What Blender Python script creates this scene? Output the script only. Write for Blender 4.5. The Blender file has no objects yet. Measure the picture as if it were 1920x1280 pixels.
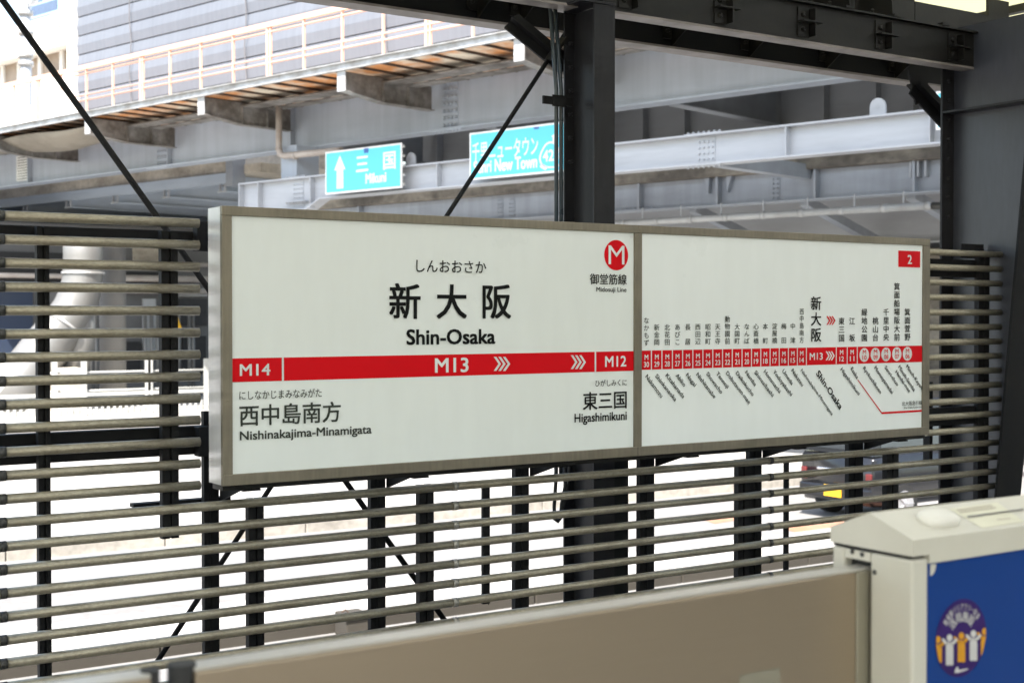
import bpy, bmesh, math, random
from mathutils import Vector, Matrix
random.seed(7)
R = math.radians
S = bpy.context.scene
COL = S.collection

# ------------------------------------------------------------------ camera
F = 2544.0                      # focal length in pixels of a 1920 px wide picture
CX, CY = 960.0, 640.0
EYE = Vector((0, 0, 1.67))
YAW, PITCH = R(33.6), math.atan(48 / F)
FWD = Vector((math.sin(YAW) * math.cos(PITCH), math.cos(YAW) * math.cos(PITCH), -math.sin(PITCH)))
RGT = Vector((math.cos(YAW), -math.sin(YAW), 0))
UP = RGT.cross(FWD)
cd = bpy.data.cameras.new('camera')
cd.sensor_width = 36
cd.lens = 36 * F / 1920
cd.clip_start, cd.clip_end = 0.05, 2000
cd.dof.use_dof = True
cd.dof.focus_distance = 5.6
cd.dof.aperture_fstop = 5.0
cam = bpy.data.objects.new('camera', cd)
COL.objects.link(cam)
cam.matrix_world = Matrix(((RGT.x, UP.x, -FWD.x, EYE.x), (RGT.y, UP.y, -FWD.y, EYE.y), (RGT.z, UP.z, -FWD.z, EYE.z), (0, 0, 0, 1)))
S.camera = cam

# ------------------------------------------------------------------ light
SUN_EL = R(56)
SUN_DIR = Vector((-0.72, -0.69, 0)).normalized()      # horizontal direction towards the sun
w = bpy.data.worlds.new('World'); S.world = w; w.use_nodes = True
nt = w.node_tree
sky = nt.nodes.new('ShaderNodeTexSky'); sky.sky_type = 'NISHITA'; sky.sun_disc = False
sky.sun_elevation = SUN_EL
sky.sun_rotation = math.atan2(SUN_DIR.x, SUN_DIR.y)
sky.air_density = 1.4; sky.dust_density = 2.5; sky.ozone_density = 1.0
nt.links.new(sky.outputs[0], nt.nodes['Background'].inputs[0])
nt.nodes['Background'].inputs[1].default_value = 0.13
sl = bpy.data.lights.new('sun', 'SUN'); sl.energy = 4.2; sl.angle = R(0.5); sl.color = (1.0, 0.95, 0.88)
so = bpy.data.objects.new('sun', sl); COL.objects.link(so)
sdir = Vector((SUN_DIR.x * math.cos(SUN_EL), SUN_DIR.y * math.cos(SUN_EL), math.sin(SUN_EL)))
so.rotation_euler = sdir.to_track_quat('Z', 'Y').to_euler()
S.view_settings.view_transform = 'Standard'
S.view_settings.look = 'None'
S.view_settings.gamma = 1
S.view_settings.exposure = 1.8

# ------------------------------------------------------------------ helpers
def ray(px, py):
    return FWD + RGT * ((px - CX) / F) - UP * ((py - CY) / F)
def PY(px, py, Y):              # point on the vertical plane y = Y -> (x, z)
    d = ray(px, py); t = Y / d.y
    return d.x * t, EYE.z + d.z * t
def PX(px, py, X):
    d = ray(px, py); t = X / d.x
    return d.y * t, EYE.z + d.z * t
def PZ(px, py, z):
    d = ray(px, py); t = (z - EYE.z) / d.z
    return d.x * t, d.y * t
BROT = R(-75.7)                 # the viaducts cross the tracks on this bearing
BA = Vector((math.cos(BROT), math.sin(BROT), 0)); BN = Vector((-math.sin(BROT), math.cos(BROT), 0))
def PN(px, py, N):              # point on a plane parallel to the viaduct -> (along, z)
    d = ray(px, py); t = N / d.dot(BN)
    return d.dot(BA) * t, EYE.z + d.z * t

def tag(o, label=None, cat=None, group=None, kind=None):
    if label: o['label'] = label
    if cat: o['category'] = cat
    if group: o['group'] = group
    if kind: o['kind'] = kind
    return o
def thing(name, label, cat, loc=(0, 0, 0), rz=0, group=None):
    o = bpy.data.objects.new(name, None); o.empty_display_size = 0.2
    COL.objects.link(o); o.location = loc; o.rotation_euler = (0, 0, rz)
    return tag(o, label, cat, group)
def bthing(name, label, cat, a=0, n=0, z=0, group=None):   # thing whose axes run along / across the viaduct
    p = BA * a + BN * n
    return thing(name, label, cat, (p.x, p.y, z), BROT, group)

class MB:
    def __init__(s, off=(0, 0, 0)):
        s.v, s.f, s.sm, s.off = [], [], [], Vector(off)
    def add(s, vs, fs, smooth=False):
        b = len(s.v)
        s.v += [Vector(q) - s.off for q in vs]
        s.f += [tuple(b + i for i in f) for f in fs]
        s.sm += [smooth] * len(fs)
    def box(s, x0, x1, y0, y1, z0, z1):
        x0, x1 = min(x0, x1), max(x0, x1); y0, y1 = min(y0, y1), max(y0, y1); z0, z1 = min(z0, z1), max(z0, z1)
        s.add([(x0, y0, z0), (x1, y0, z0), (x1, y1, z0), (x0, y1, z0), (x0, y0, z1), (x1, y0, z1), (x1, y1, z1), (x0, y1, z1)],
              [(0, 3, 2, 1), (4, 5, 6, 7), (0, 1, 5, 4), (1, 2, 6, 5), (2, 3, 7, 6), (3, 0, 4, 7)])
    def prism(s, poly, axis, lo, hi):     # polygon in the two other axes, extruded along axis
        n = len(poly)
        def P(q, h):
            return {'x': (h, q[0], q[1]), 'y': (q[0], h, q[1]), 'z': (q[0], q[1], h)}[axis]
        ar = sum(poly[i][0] * poly[(i + 1) % n][1] - poly[(i + 1) % n][0] * poly[i][1] for i in range(n))
        if (ar < 0) != (axis == 'y'): poly = poly[::-1]
        vs = [P(q, lo) for q in poly] + [P(q, hi) for q in poly]
        fs = [tuple(range(n))[::-1], tuple(range(n, 2 * n))] + [(i, (i + 1) % n, n + (i + 1) % n, n + i) for i in range(n)]
        s.add(vs, fs)
    def tube(s, pts, r, seg=12, caps=True, smooth=True):
        pts = [Vector(p) for p in pts]; vs, fs = [], []
        rr = r if isinstance(r, (list, tuple)) else [r] * len(pts)
        T0 = (pts[1] - pts[0]).normalized()
        N = T0.orthogonal().normalized()
        for i, p in enumerate(pts):
            if i == 0: T = T0
            elif i == len(pts) - 1: T = (pts[i] - pts[i - 1]).normalized()
            else: T = ((pts[i] - pts[i - 1]).normalized() + (pts[i + 1] - pts[i]).normalized()).normalized()
            N = (N - T * N.dot(T)).normalized(); B = T.cross(N)
            for k in range(seg):
                a = 2 * math.pi * k / seg
                vs.append(p + (N * math.cos(a) + B * math.sin(a)) * rr[i])
        for i in range(len(pts) - 1):
            for k in range(seg):
                k2 = (k + 1) % seg
                fs.append((i * seg + k, i * seg + k2, (i + 1) * seg + k2, (i + 1) * seg + k))
        s.add(vs, fs, smooth)
        if caps:
            b = len(s.v) - len(vs); m = (len(pts) - 1) * seg
            s.f += [tuple(b + k for k in range(seg))[::-1], tuple(b + m + k for k in range(seg))]; s.sm += [False, False]
    def bar(s, p, q, w, h, up=(0, 0, 1)):  # rectangular bar from p to q
        p, q = Vector(p), Vector(q); T = (q - p).normalized(); U = Vector(up)
        X = T.cross(U).normalized(); Z = X.cross(T)
        vs = [e + X * (i * w / 2) + Z * (j * h / 2) for e in (p, q) for i, j in ((-1, -1), (1, -1), (1, 1), (-1, 1))]
        s.add(vs, [(0, 1, 2, 3), (7, 6, 5, 4), (0, 4, 5, 1), (1, 5, 6, 2), (2, 6, 7, 3), (3, 7, 4, 0)])
    def dome(s, c, nrm, r, h, seg=8):      # bolt head
        c, nrm = Vector(c), Vector(nrm).normalized(); N = nrm.orthogonal().normalized(); B = nrm.cross(N)
        vs = []
        for rr, hh in ((r, 0), (r * 0.92, h * 0.55), (r * 0.55, h)):
            vs += [c + nrm * hh + (N * math.cos(2 * math.pi * k / seg) + B * math.sin(2 * math.pi * k / seg)) * rr for k in range(seg)]
        fs = [(i * seg + k, i * seg + (k + 1) % seg, (i + 1) * seg + (k + 1) % seg, (i + 1) * seg + k) for i in range(2) for k in range(seg)]
        fs.append(tuple(2 * seg + k for k in range(seg)))
        s.add(vs, fs)
    def build(s, name, m, parent=None, bevel=0, label=None):
        me = bpy.data.meshes.new(name)
        me.from_pydata([tuple(v) for v in s.v], [], s.f); me.update()
        me.polygons.foreach_set('use_smooth', s.sm)
        for mm in (m if isinstance(m, (list, tuple)) else [m]): me.materials.append(mm)
        o = bpy.data.objects.new(name, me); COL.objects.link(o)
        if parent: o.parent = parent
        else: o.location = s.off
        if bevel:
            b = o.modifiers.new('bevel', 'BEVEL'); b.width = bevel; b.segments = 2; b.limit_method = 'ANGLE'
        if label: o['label'] = label
        return o
def copy_tree(o, parent=None):
    c = o.copy(); COL.objects.link(c); c.parent = parent
    for ch in list(o.children): copy_tree(ch, c)
    return c

# ------------------------------------------------------------------ materials
def mat(name, col, rough=0.5, metal=0.0, dirt=None, damt=0.5, dscale=3.0, stretch=(1, 1, 1), fine=None, bump=0.0, bscale=40, spec=0.5, contrast=(0.42, 0.68), rvar=0.12):
    m = bpy.data.materials.new(name); m.use_nodes = True
    t = m.node_tree; N, L = t.nodes, t.links; b = N['Principled BSDF']
    b.inputs['Roughness'].default_value = rough; b.inputs['Metallic'].default_value = metal
    b.inputs['Specular IOR Level'].default_value = spec
    tc = N.new('ShaderNodeTexCoord'); mp = N.new('ShaderNodeMapping'); mp.inputs['Scale'].default_value = stretch
    L.new(tc.outputs['Object'], mp.inputs[0])
    n1 = N.new('ShaderNodeTexNoise'); n1.inputs['Scale'].default_value = dscale; n1.inputs['Detail'].default_value = 8; n1.inputs['Roughness'].default_value = 0.62
    L.new(mp.outputs[0], n1.inputs[0])
    rp = N.new('ShaderNodeMapRange'); rp.inputs['From Min'].default_value, rp.inputs['From Max'].default_value = contrast
    rp.inputs['To Max'].default_value = damt
    L.new(n1.outputs[0], rp.inputs[0])
    mx = N.new('ShaderNodeMix'); mx.data_type = 'RGBA'
    mx.inputs['A'].default_value = (*col, 1)
    mx.inputs['B'].default_value = (*(dirt or tuple(c * 0.6 for c in col)), 1)
    L.new(rp.outputs[0], mx.inputs['Factor'])
    out = mx.outputs['Result']
    if fine:
        n2 = N.new('ShaderNodeTexNoise'); n2.inputs['Scale'].default_value = fine[0]; n2.inputs['Detail'].default_value = 4
        mp2 = N.new('ShaderNodeMapping'); mp2.inputs['Scale'].default_value = fine[2]; L.new(tc.outputs['Object'], mp2.inputs[0]); L.new(mp2.outputs[0], n2.inputs[0])
        hv = N.new('ShaderNodeHueSaturation'); r2 = N.new('ShaderNodeMapRange')
        r2.inputs['From Min'].default_value, r2.inputs['From Max'].default_value = 0.3, 0.7
        r2.inputs['To Min'].default_value, r2.inputs['To Max'].default_value = 1 - fine[1], 1 + fine[1]
        L.new(n2.outputs[0], r2.inputs[0]); L.new(r2.outputs[0], hv.inputs['Value']); L.new(out, hv.inputs['Color']); out = hv.outputs[0]
    L.new(out, b.inputs['Base Color'])
    rr = N.new('ShaderNodeMapRange'); rr.inputs['To Min'].default_value = max(rough - rvar, 0.05); rr.inputs['To Max'].default_value = min(rough + rvar, 1)
    L.new(n1.outputs[0], rr.inputs[0]); L.new(rr.outputs[0], b.inputs['Roughness'])
    if bump:
        n3 = N.new('ShaderNodeTexNoise'); n3.inputs['Scale'].default_value = bscale; n3.inputs['Detail'].default_value = 5
        L.new(tc.outputs['Object'], n3.inputs[0])
        bp = N.new('ShaderNodeBump'); bp.inputs['Strength'].default_value = bump; bp.inputs['Distance'].default_value = 0.01
        L.new(n3.outputs[0], bp.inputs['Height']); L.new(bp.outputs[0], b.inputs['Normal'])
    return m

M = {}
M['tube'] = mat('weathered_tube', (0.335, 0.305, 0.235), 0.40, 0.5, (0.20, 0.178, 0.13), 0.75, 4, (2, 4, 4), (150, 0.16, (0.5, 1, 1)), 0.12, 160, contrast=(0.46, 0.7))
M['ring'] = mat('joint_ring', (0.42, 0.40, 0.36), 0.4, 0.5, (0.2, 0.19, 0.17), 0.5, 20)
M['ring_dark'] = mat('dark_joint', (0.05, 0.05, 0.048), 0.5, 0.2)
M['black'] = mat('black_paint', (0.010, 0.0105, 0.012), 0.6, 0, (0.017, 0.0165, 0.016), 0.6, 6, bump=0.05, spec=0.15)
M['column'] = mat('charcoal_paint', (0.021, 0.0215, 0.0245), 0.36, 0, (0.028, 0.0275, 0.027), 0.7, 2.2, (1, 1, 0.3), (50, 0.08, (1, 1, 0.2)), 0.04, spec=0.18)
M['portal'] = mat('portal_sky_tint', (0.042, 0.046, 0.058), 0.36, 0, (0.052, 0.055, 0.064), 0.7, 2.2, (1, 1, 0.3), (50, 0.08, (1, 1, 0.2)), 0.04, spec=0.5)  # same paint as the column, bluish sky reflection mixed into the colour
M['beam_dark'] = mat('olive_black_paint', (0.012, 0.0118, 0.0105), 0.40, 0, (0.022, 0.02, 0.017), 0.7, 3, (1, 1, 3), bump=0.05, spec=0.25)
M['flange'] = mat('flange_lit_underside', (0.26, 0.23, 0.21), 0.5, 0, (0.12, 0.105, 0.09), 0.7, 5)  # paler than the beams: light caught on the undersides is painted in
M['steel'] = mat('stainless_frame', (0.27, 0.24, 0.185), 0.42, 0.6, (0.17, 0.15, 0.115), 0.7, 2.2, (1, 1, 1), (16, 0.09, (4, 1, 0.5)), 0.02)
M['steel_side'] = mat('stainless_reflection', (0.74, 0.74, 0.75), 0.35, 0.35, (0.58, 0.57, 0.57), 0.6, 2, (1, 1, 1), (20, 0.05, (1, 1, 0.1)))  # pale diffuse colour painted in place of surroundings reflected in the steel
M['face'] = mat('sign_acrylic', (0.80, 0.845, 0.83), 0.3, 0, (0.77, 0.81, 0.78), 0.6, 1.2, fine=(18, 0.012, (1, 1, 0.2)), spec=0.2)
M['face_map'] = mat('map_acrylic', (0.845, 0.89, 0.885), 0.3, 0, (0.815, 0.86, 0.85), 0.6, 1.2, fine=(18, 0.012, (1, 1, 0.2)), spec=0.2)  # slightly lighter than the name panel
M['red'] = mat('sign_red', (0.66, 0.006, 0.012), 0.35, 0, (0.60, 0.006, 0.012), 0.5, 3, spec=0.12)
M['ink'] = mat('sign_ink', (0.010, 0.011, 0.011), 0.4, spec=0.12)
M['ink_grey'] = mat('faded_ink', (0.05, 0.058, 0.05), 0.45, spec=0.12)
M['white'] = mat('sign_white', (0.76, 0.78, 0.77), 0.35)
M['grey'] = mat('girder_grey', (0.385, 0.43, 0.50), 0.5, 0, (0.325, 0.365, 0.43), 0.8, 0.5, (0.5, 1, 2.2), (2.5, 0.07, (2, 1, 0.15)), 0.0)
M['grey_mid'] = mat('girder_grey_old', (0.31, 0.34, 0.385), 0.55, 0, (0.235, 0.25, 0.28), 0.8, 0.6, (0.5, 1, 2), (3, 0.08, (2, 1, 0.2)))
M['grey_dark'] = mat('girder_grey_inner', (0.36, 0.38, 0.41), 0.6, 0, (0.27, 0.28, 0.30), 0.8, 0.6, (0.5, 1, 2))
M['beam_white'] = mat('gantry_paint', (0.40, 0.42, 0.455), 0.45, 0, (0.32, 0.335, 0.365), 0.8, 0.8, (0.5, 1, 3), (4, 0.04, (0.3, 1, 3)))
M['galv'] = mat('galvanised', (0.42, 0.43, 0.44), 0.5, 0.2, (0.22, 0.20, 0.175), 0.85, 2, (1, 1, 2), (8, 0.12, (1, 1, 1)))
M['bracket'] = mat('bracket_stained', (0.27, 0.26, 0.25), 0.6, 0.1, (0.11, 0.10, 0.09), 0.95, 1.6, (1, 1, 1), (7, 0.2, (1, 1, 1)), contrast=(0.38, 0.6))
M['salmon'] = mat('salmon_paint', (0.58, 0.35, 0.27), 0.5, 0, (0.60, 0.42, 0.345), 0.7, 2)
M['rust'] = mat('rusty_planks', (0.66, 0.58, 0.47), 0.8, 0, (0.60, 0.24, 0.07), 0.95, 0.8, (1, 1, 1), (5, 0.22, (1, 0.4, 1)), contrast=(0.44, 0.60))
M['rust_dark'] = mat('rusty_ribs', (0.08, 0.055, 0.04), 0.8, 0, (0.05, 0.03, 0.02), 0.8, 2)
M['pale_blue'] = mat('brightened_blue_paint', (0.44, 0.51, 0.60), 0.5, 0, (0.34, 0.395, 0.47), 0.8, 0.6, (0.5, 1, 2))  # light blue paint, lightened to stand in for daylight on the side bridge
M['barrier'] = mat('noise_barrier_panel', (0.140, 0.157, 0.187), 0.7, 0, (0.119, 0.133, 0.16), 0.7, 0.35, (0.4, 1, 1), (3.0, 0.06, (2.5, 1, 0.12)), spec=0.2)
M['concrete'] = mat('concrete_light', (0.52, 0.47, 0.39), 0.85, 0, (0.22, 0.19, 0.155), 0.8, 1.1, (0.6, 1, 1.5), (6, 0.12, (1, 1, 1)), 0.15, 14)  # base tone raised for light bounced up from the road
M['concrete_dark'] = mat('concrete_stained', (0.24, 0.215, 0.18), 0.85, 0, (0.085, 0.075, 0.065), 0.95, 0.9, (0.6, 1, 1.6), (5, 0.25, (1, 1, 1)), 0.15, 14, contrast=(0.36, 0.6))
M['tarp'] = mat('tarpaulin_beige', (0.27, 0.245, 0.205), 0.8, 0, (0.17, 0.15, 0.125), 0.8, 0.9)
M['cable'] = mat('grey_cable', (0.13, 0.13, 0.14), 0.6)
M['pvc'] = mat('grey_pvc', (0.36, 0.37, 0.38), 0.4, 0, (0.25, 0.25, 0.25), 0.6, 2)
M['pipe_beige'] = mat('beige_pipe', (0.40, 0.36, 0.33), 0.5, 0, (0.28, 0.23, 0.20), 0.7, 2)
M['asphalt'] = mat('road_asphalt', (0.20, 0.195, 0.188), 0.9, 0, (0.145, 0.14, 0.133), 0.8, 0.25, (0.2, 1, 1), (8, 0.12, (1, 1, 1)), 0.2, 30)
M['paving'] = mat('pavement', (0.33, 0.32, 0.30), 0.9, 0, (0.25, 0.24, 0.22), 0.7, 0.5, fine=(6, 0.1, (1, 1, 1)))
M['ballast'] = mat('track_ballast', (0.17, 0.15, 0.13), 0.95, 0, (0.08, 0.07, 0.06), 0.8, 14, bump=0.6, bscale=25)
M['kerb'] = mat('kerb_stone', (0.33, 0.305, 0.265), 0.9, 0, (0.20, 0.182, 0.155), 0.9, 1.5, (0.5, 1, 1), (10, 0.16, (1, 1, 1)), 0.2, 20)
M['kerb_dark'] = mat('kerb_brown', (0.046, 0.040, 0.031), 0.9, 0, (0.030, 0.026, 0.02), 0.8, 1.5, (0.5, 1, 1))  # dark brown tone
M['terracotta'] = mat('terracotta_paint', (0.34, 0.14, 0.08), 0.85, 0, (0.30, 0.18, 0.13), 0.9, 2.5)
M['cabinet'] = mat('cabinet_ivory', (0.565, 0.545, 0.475), 0.42, 0, (0.52, 0.495, 0.42), 0.6, 1.6, (1, 1, 1), (12, 0.015, (1, 1, 1)), 0.02)
M['door'] = mat('door_hairline', (0.365, 0.298, 0.222), 0.34, 0.8, (0.33, 0.27, 0.20), 0.5, 1.0, (1, 1, 0.2), (90, 0.015, (0.06, 1, 4)))
M['door_plain'] = mat('door_edge_metal', (0.34, 0.315, 0.245), 0.45, 0.6, (0.30, 0.28, 0.22), 0.5, 2)
M['door_top'] = mat('door_top_sheen', (0.62, 0.60, 0.555), 0.35, 0.5)  # bright reflection on the door's top face painted as a paler tone
M['cover'] = mat('cover_ivory', (0.70, 0.68, 0.62), 0.4)
M['rubber'] = mat('black_rubber', (0.012, 0.012, 0.012), 0.6)
M['blue'] = mat('cabinet_blue', (0.003, 0.038, 0.20), 0.35, 0, (0.004, 0.043, 0.215), 0.6, 2.0, spec=0.2)
M['purple'] = mat('sticker_purple', (0.034, 0.012, 0.115), 0.4, spec=0.2)
M['amber'] = mat('sticker_amber', (0.65, 0.30, 0.008), 0.4)
M['sticker'] = mat('sticker_white', (0.60, 0.59, 0.58), 0.4)
M['cream'] = mat('label_cream', (0.66, 0.64, 0.50), 0.45)
M['roadsign'] = mat('road_sign_overexposed', (0.105, 0.55, 0.70), 0.4, 0, (0.115, 0.57, 0.72), 0.5, 1)  # sign blue lightened to cyan, overexposure painted into the colour
M['roadwhite'] = mat('road_sign_white', (0.80, 0.80, 0.80), 0.4)
M['slate'] = mat('slate_glass', (0.10, 0.14, 0.22), 0.4)
M['bluetape'] = mat('blue_tape', (0.05, 0.13, 0.38), 0.5)
M['wallwhite'] = mat('white_render', (0.72, 0.71, 0.69), 0.8, 0, (0.58, 0.56, 0.53), 0.7, 0.7)
M['tower'] = mat('tower_cladding', (0.32, 0.33, 0.38), 0.6, 0, (0.28, 0.29, 0.33), 0.6, 0.2)
M['navy'] = mat('navy_cladding', (0.018, 0.030, 0.062), 0.5, 0, (0.03, 0.04, 0.06), 0.7, 0.6)
M['facade'] = mat('facade_grey', (0.13, 0.13, 0.133), 0.7, 0, (0.08, 0.08, 0.082), 0.8, 0.4)
M['dark'] = mat('dark_opening', (0.022, 0.022, 0.024), 0.7)
M['brownwin'] = mat('brown_blind', (0.34, 0.27, 0.21), 0.5, 0, (0.22, 0.17, 0.13), 0.8, 1.2)
M['mesh_blue'] = mat('blue_net', (0.30, 0.44, 0.60), 0.7, 0, (0.36, 0.50, 0.66), 0.7, 0.6)
M['duct'] = mat('duct_metal', (0.19, 0.187, 0.18), 0.42, 0.3, (0.13, 0.127, 0.12), 0.7, 0.8)
M['pillar'] = mat('pillar_concrete', (0.19, 0.18, 0.165), 0.8, 0, (0.13, 0.123, 0.113), 0.8, 0.9, (1, 1, 0.5))
M['yellow'] = mat('warning_yellow', (0.75, 0.42, 0.02), 0.5)
M['carblack'] = mat('car_black', (0.016, 0.017, 0.02), 0.15, 0.2, spec=0.6)
M['glass'] = mat('car_glass', (0.03, 0.035, 0.04), 0.06, 0, spec=0.8)
M['tyre'] = mat('tyre_rubber', (0.014, 0.014, 0.014), 0.8)
M['rim'] = mat('alloy_rim', (0.55, 0.55, 0.57), 0.3, 0.8)
M['taillight'] = mat('tail_lamp_red', (0.12, 0.018, 0.018), 0.2)
M['plate'] = mat('yellow_plate', (0.72, 0.42, 0.02), 0.45)
M['chrome'] = mat('chrome_trim', (0.7, 0.7, 0.72), 0.15, 0.9)
M['conduit'] = mat('conduit_teal', (0.026, 0.04, 0.048), 0.3, 0, (0.04, 0.05, 0.055), 0.6, 3)
M['fence_white'] = mat('fence_white', (0.42, 0.42, 0.40), 0.5)
# translucent roof sheet
m = bpy.data.materials.new('roof_sheet'); m.use_nodes = True; t = m.node_tree
for n in list(t.nodes): t.nodes.remove(n)
o_ = t.nodes.new('ShaderNodeOutputMaterial'); tr = t.nodes.new('ShaderNodeBsdfTranslucent'); df = t.nodes.new('ShaderNodeBsdfDiffuse'); mi = t.nodes.new('ShaderNodeMixShader')
tr.inputs[0].default_value = (0.875, 0.885, 0.865, 1); df.inputs[0].default_value = (0.68, 0.68, 0.58, 1); mi.inputs[0].default_value = 0.5
t.links.new(tr.outputs[0], mi.inputs[2]); t.links.new(df.outputs[0], mi.inputs[1]); t.links.new(mi.outputs[0], o_.inputs[0]); M['roof'] = m
m2 = m.copy(); m2.name = 'roof_sheet_yellow'; M['roof_edge'] = m2
for n in m2.node_tree.nodes:
    if n.type == 'BSDF_TRANSLUCENT': n.inputs[0].default_value = (0.86, 0.85, 0.68, 1)
    elif n.type == 'BSDF_DIFFUSE': n.inputs[0].default_value = (0.65, 0.62, 0.42, 1)

# ------------------------------------------------------------------ lettering
_tc = {}
def glyphs(txt, bold=0.0):
    """outline glyphs as flat faces; bold = stroke growth, done with copies shifted all round, each a hair in front of the last"""
    k = (txt, bold)
    if k not in _tc:
        c = bpy.data.curves.new('lettering', 'FONT'); c.body = txt; c.resolution_u = 3
        o = bpy.data.objects.new('lettering', c); COL.objects.link(o)
        bpy.context.view_layer.update()
        me = bpy.data.meshes.new_from_object(o.evaluated_get(bpy.context.evaluated_depsgraph_get()))
        v0 = [(v.co.x, v.co.y) for v in me.vertices]; f0 = [tuple(p.vertices) for p in me.polygons]
        bpy.data.objects.remove(o); bpy.data.curves.remove(c); bpy.data.meshes.remove(me)
        v, f = [], []
        sh = [(0, 0)] if bold == 0 else [(bold, bold * 0.75), (-bold, bold * 0.75), (bold, -bold * 0.75), (-bold, -bold * 0.75)] + ([(0, 0)] if bold > 0.02 else [])
        for i, (dx, dy) in enumerate(sh):
            b = len(v); v += [(x + dx, y + dy, i * 0.00008) for x, y in v0]; f += [tuple(b + j for j in p) for p in f0]
        _tc[k] = (v, f)
    return _tc[k]
def bounds(vs):
    xs = [v[0] for v in vs]; ys = [v[1] for v in vs]
    return min(xs), max(xs), min(ys), max(ys)
class Board:
    """flat artwork on a vertical plane; local picture axes (x right, z up) at depth y"""
    def __init__(s, proj, plane, parent, org):
        s.proj, s.plane, s.parent, s.org = proj, plane, parent, org       # proj(px,py,plane)->(x,z); org = parent origin in those axes
    def P(s, px, py): return s.proj(px, py, s.plane)
    def emit(s, v2, fs, lift, m, name='lettering', label=None):
        b = MB(); ox, oy, oz = s.org
        b.add([(v[0] - ox, s.plane - lift - (v[2] if len(v) > 2 else 0) - oy, v[1] - oz) for v in v2], fs)
        return b.build(name, m, s.parent, label=label)
    def box_of(s, x0, y0, x1, y1):
        xm, ym = (x0 + x1) / 2, (y0 + y1) / 2
        return s.P(x0, ym)[0], s.P(x1, ym)[0], s.P(xm, y1)[1], s.P(xm, y0)[1]
    def fit(s, txt, box, m, bold=0.0, lift=0.003, name='lettering', only=None):
        vs, fs = glyphs(txt, bold); a, b, c, d = bounds(vs)
        X0, X1, Z0, Z1 = s.box_of(*box)
        v2 = [(X0 + (v[0] - a) / (b - a) * (X1 - X0), Z0 + (v[1] - c) / (d - c) * (Z1 - Z0), v[2]) for v in vs]
        if only is not None:
            only[0] += [(tuple(q)) for q in v2]; k = len(only[0]) - len(v2); only[1] += [tuple(k + i for i in f) for f in fs]; return
        return s.emit(v2, fs, lift, m, name)
    def quad(s, pts, m, lift, name):
        return s.emit([s.P(*p) for p in pts], [tuple(range(len(pts)))[::-1]], lift, m, name)
    def polys(s, polys, m, lift, name):
        v, f = [], []
        for p in polys:
            q = [s.P(*x) for x in p]
            if sum(q[i][0] * q[(i + 1) % len(q)][1] - q[(i + 1) % len(q)][0] * q[i][1] for i in range(len(q))) < 0: q = q[::-1]
            f.append(tuple(range(len(v), len(v) + len(q)))); v += q
        return s.emit(v, f, lift, m, name)
    def disc(s, px, py, rz_px, m, lift, name, seg=40):   # true circle, radius from pixel height
        X, Z = s.P(px, py); r = (s.P(px, py - rz_px)[1] - s.P(px, py + rz_px)[1]) / 2
        v = [(X + r * math.cos(2 * math.pi * k / seg), Z + r * math.sin(2 * math.pi * k / seg)) for k in range(seg)]
        return s.emit(v, [tuple(range(seg))], lift, m, name)
    def column(s, txt, cells, wpx, m, bold=0.0, lift=0.003, name='lettering'):
        """cells: list of (xc, ytop, ybot) per character"""
        v, f = [], []
        for ch, (xc, y0, y1) in zip(txt, cells):
            g, gf = glyphs(ch, bold)
            X0, X1, Z0, Z1 = s.box_of(xc - wpx / 2, y0, xc + wpx / 2, y1)
            k = len(v)
            v += [(X0 + (q[0] - 0.03) / 0.94 * (X1 - X0), Z0 + (q[1] + 0.09) / 0.94 * (Z1 - Z0), q[2]) for q in g]
            f += [tuple(k + i for i in p) for p in gf]
        return s.emit(v, f, lift, m, name)
    def diag(s, txt, p0, p1, em, m, bold=0.0, lift=0.003, name='lettering', wid=None):
        g, gf = glyphs(txt, bold); a, b, c, d = bounds(g)
        A = Vector(s.P(*p0)); B = Vector(s.P(*p1)); D = B - A
        L = D.length; D = D / L; U = Vector((-D.y, D.x))
        k = L / (b - a)
        v = []
        for q in g:
            p = A + D * ((q[0] - a) * k) + U * ((q[1] - 0.27) * em)
            v.append((p.x, p.y, q[2]))
        return s.emit(v, gf, lift, m, name)

# ------------------------------------------------------------------ setting: ground
ZROOF = EYE.z + 1.98
ROAD = EYE.z - 3.0
g = MB(); g.box(-400, 600, 5.6, 900, ROAD - 0.5, ROAD); tag(g.build('road', M['asphalt']), kind='structure')
g = MB(); g.box(-60, 90, 1.75, 5.6, -1.7, -1.1); tag(g.build('track_bed', M['ballast']), kind='structure')
g = MB(); g.box(-60, 90, -8, 1.74, -1.7, 0.0); tag(g.build('platform', M['paving']), kind='structure')
g = MB(); g.box(-200, 300, 17.4, 46, ROAD + 0.004, ROAD + 0.15); tag(g.build('pavement', M['paving']), kind='structure')
g = MB(); g.box(-200, 300, 11.78, 12.9, ROAD + 0.004, ROAD + 0.125); tag(g.build('median_strip', M['paving']), kind='structure')
g = MB(); g.box(5.0, 30, -6.4, -6.2, 0, ZROOF - 0.06); o = g.build('reflection_wall', M['facade']); tag(o, 'grey unseen wall added behind the camera to darken reflections', 'wall')  # unseen wall added to darken reflections in platform-facing surfaces
# kerbs
def kerb(name, y0, y1, h, m, label, step=2.0, x0=-40, x1=70):
    b = MB(); x = x0
    while x < x1:
        b.box(x + 0.008, x + step - 0.008, y0, y1, ROAD - 0.05, ROAD + h); x += step
    o = b.build(name, m, bevel=0.012); o['kind'] = 'structure'; return o
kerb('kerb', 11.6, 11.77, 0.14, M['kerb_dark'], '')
kerb('kerb', 17.2, 17.39, 0.165, M['kerb'], '')
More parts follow.
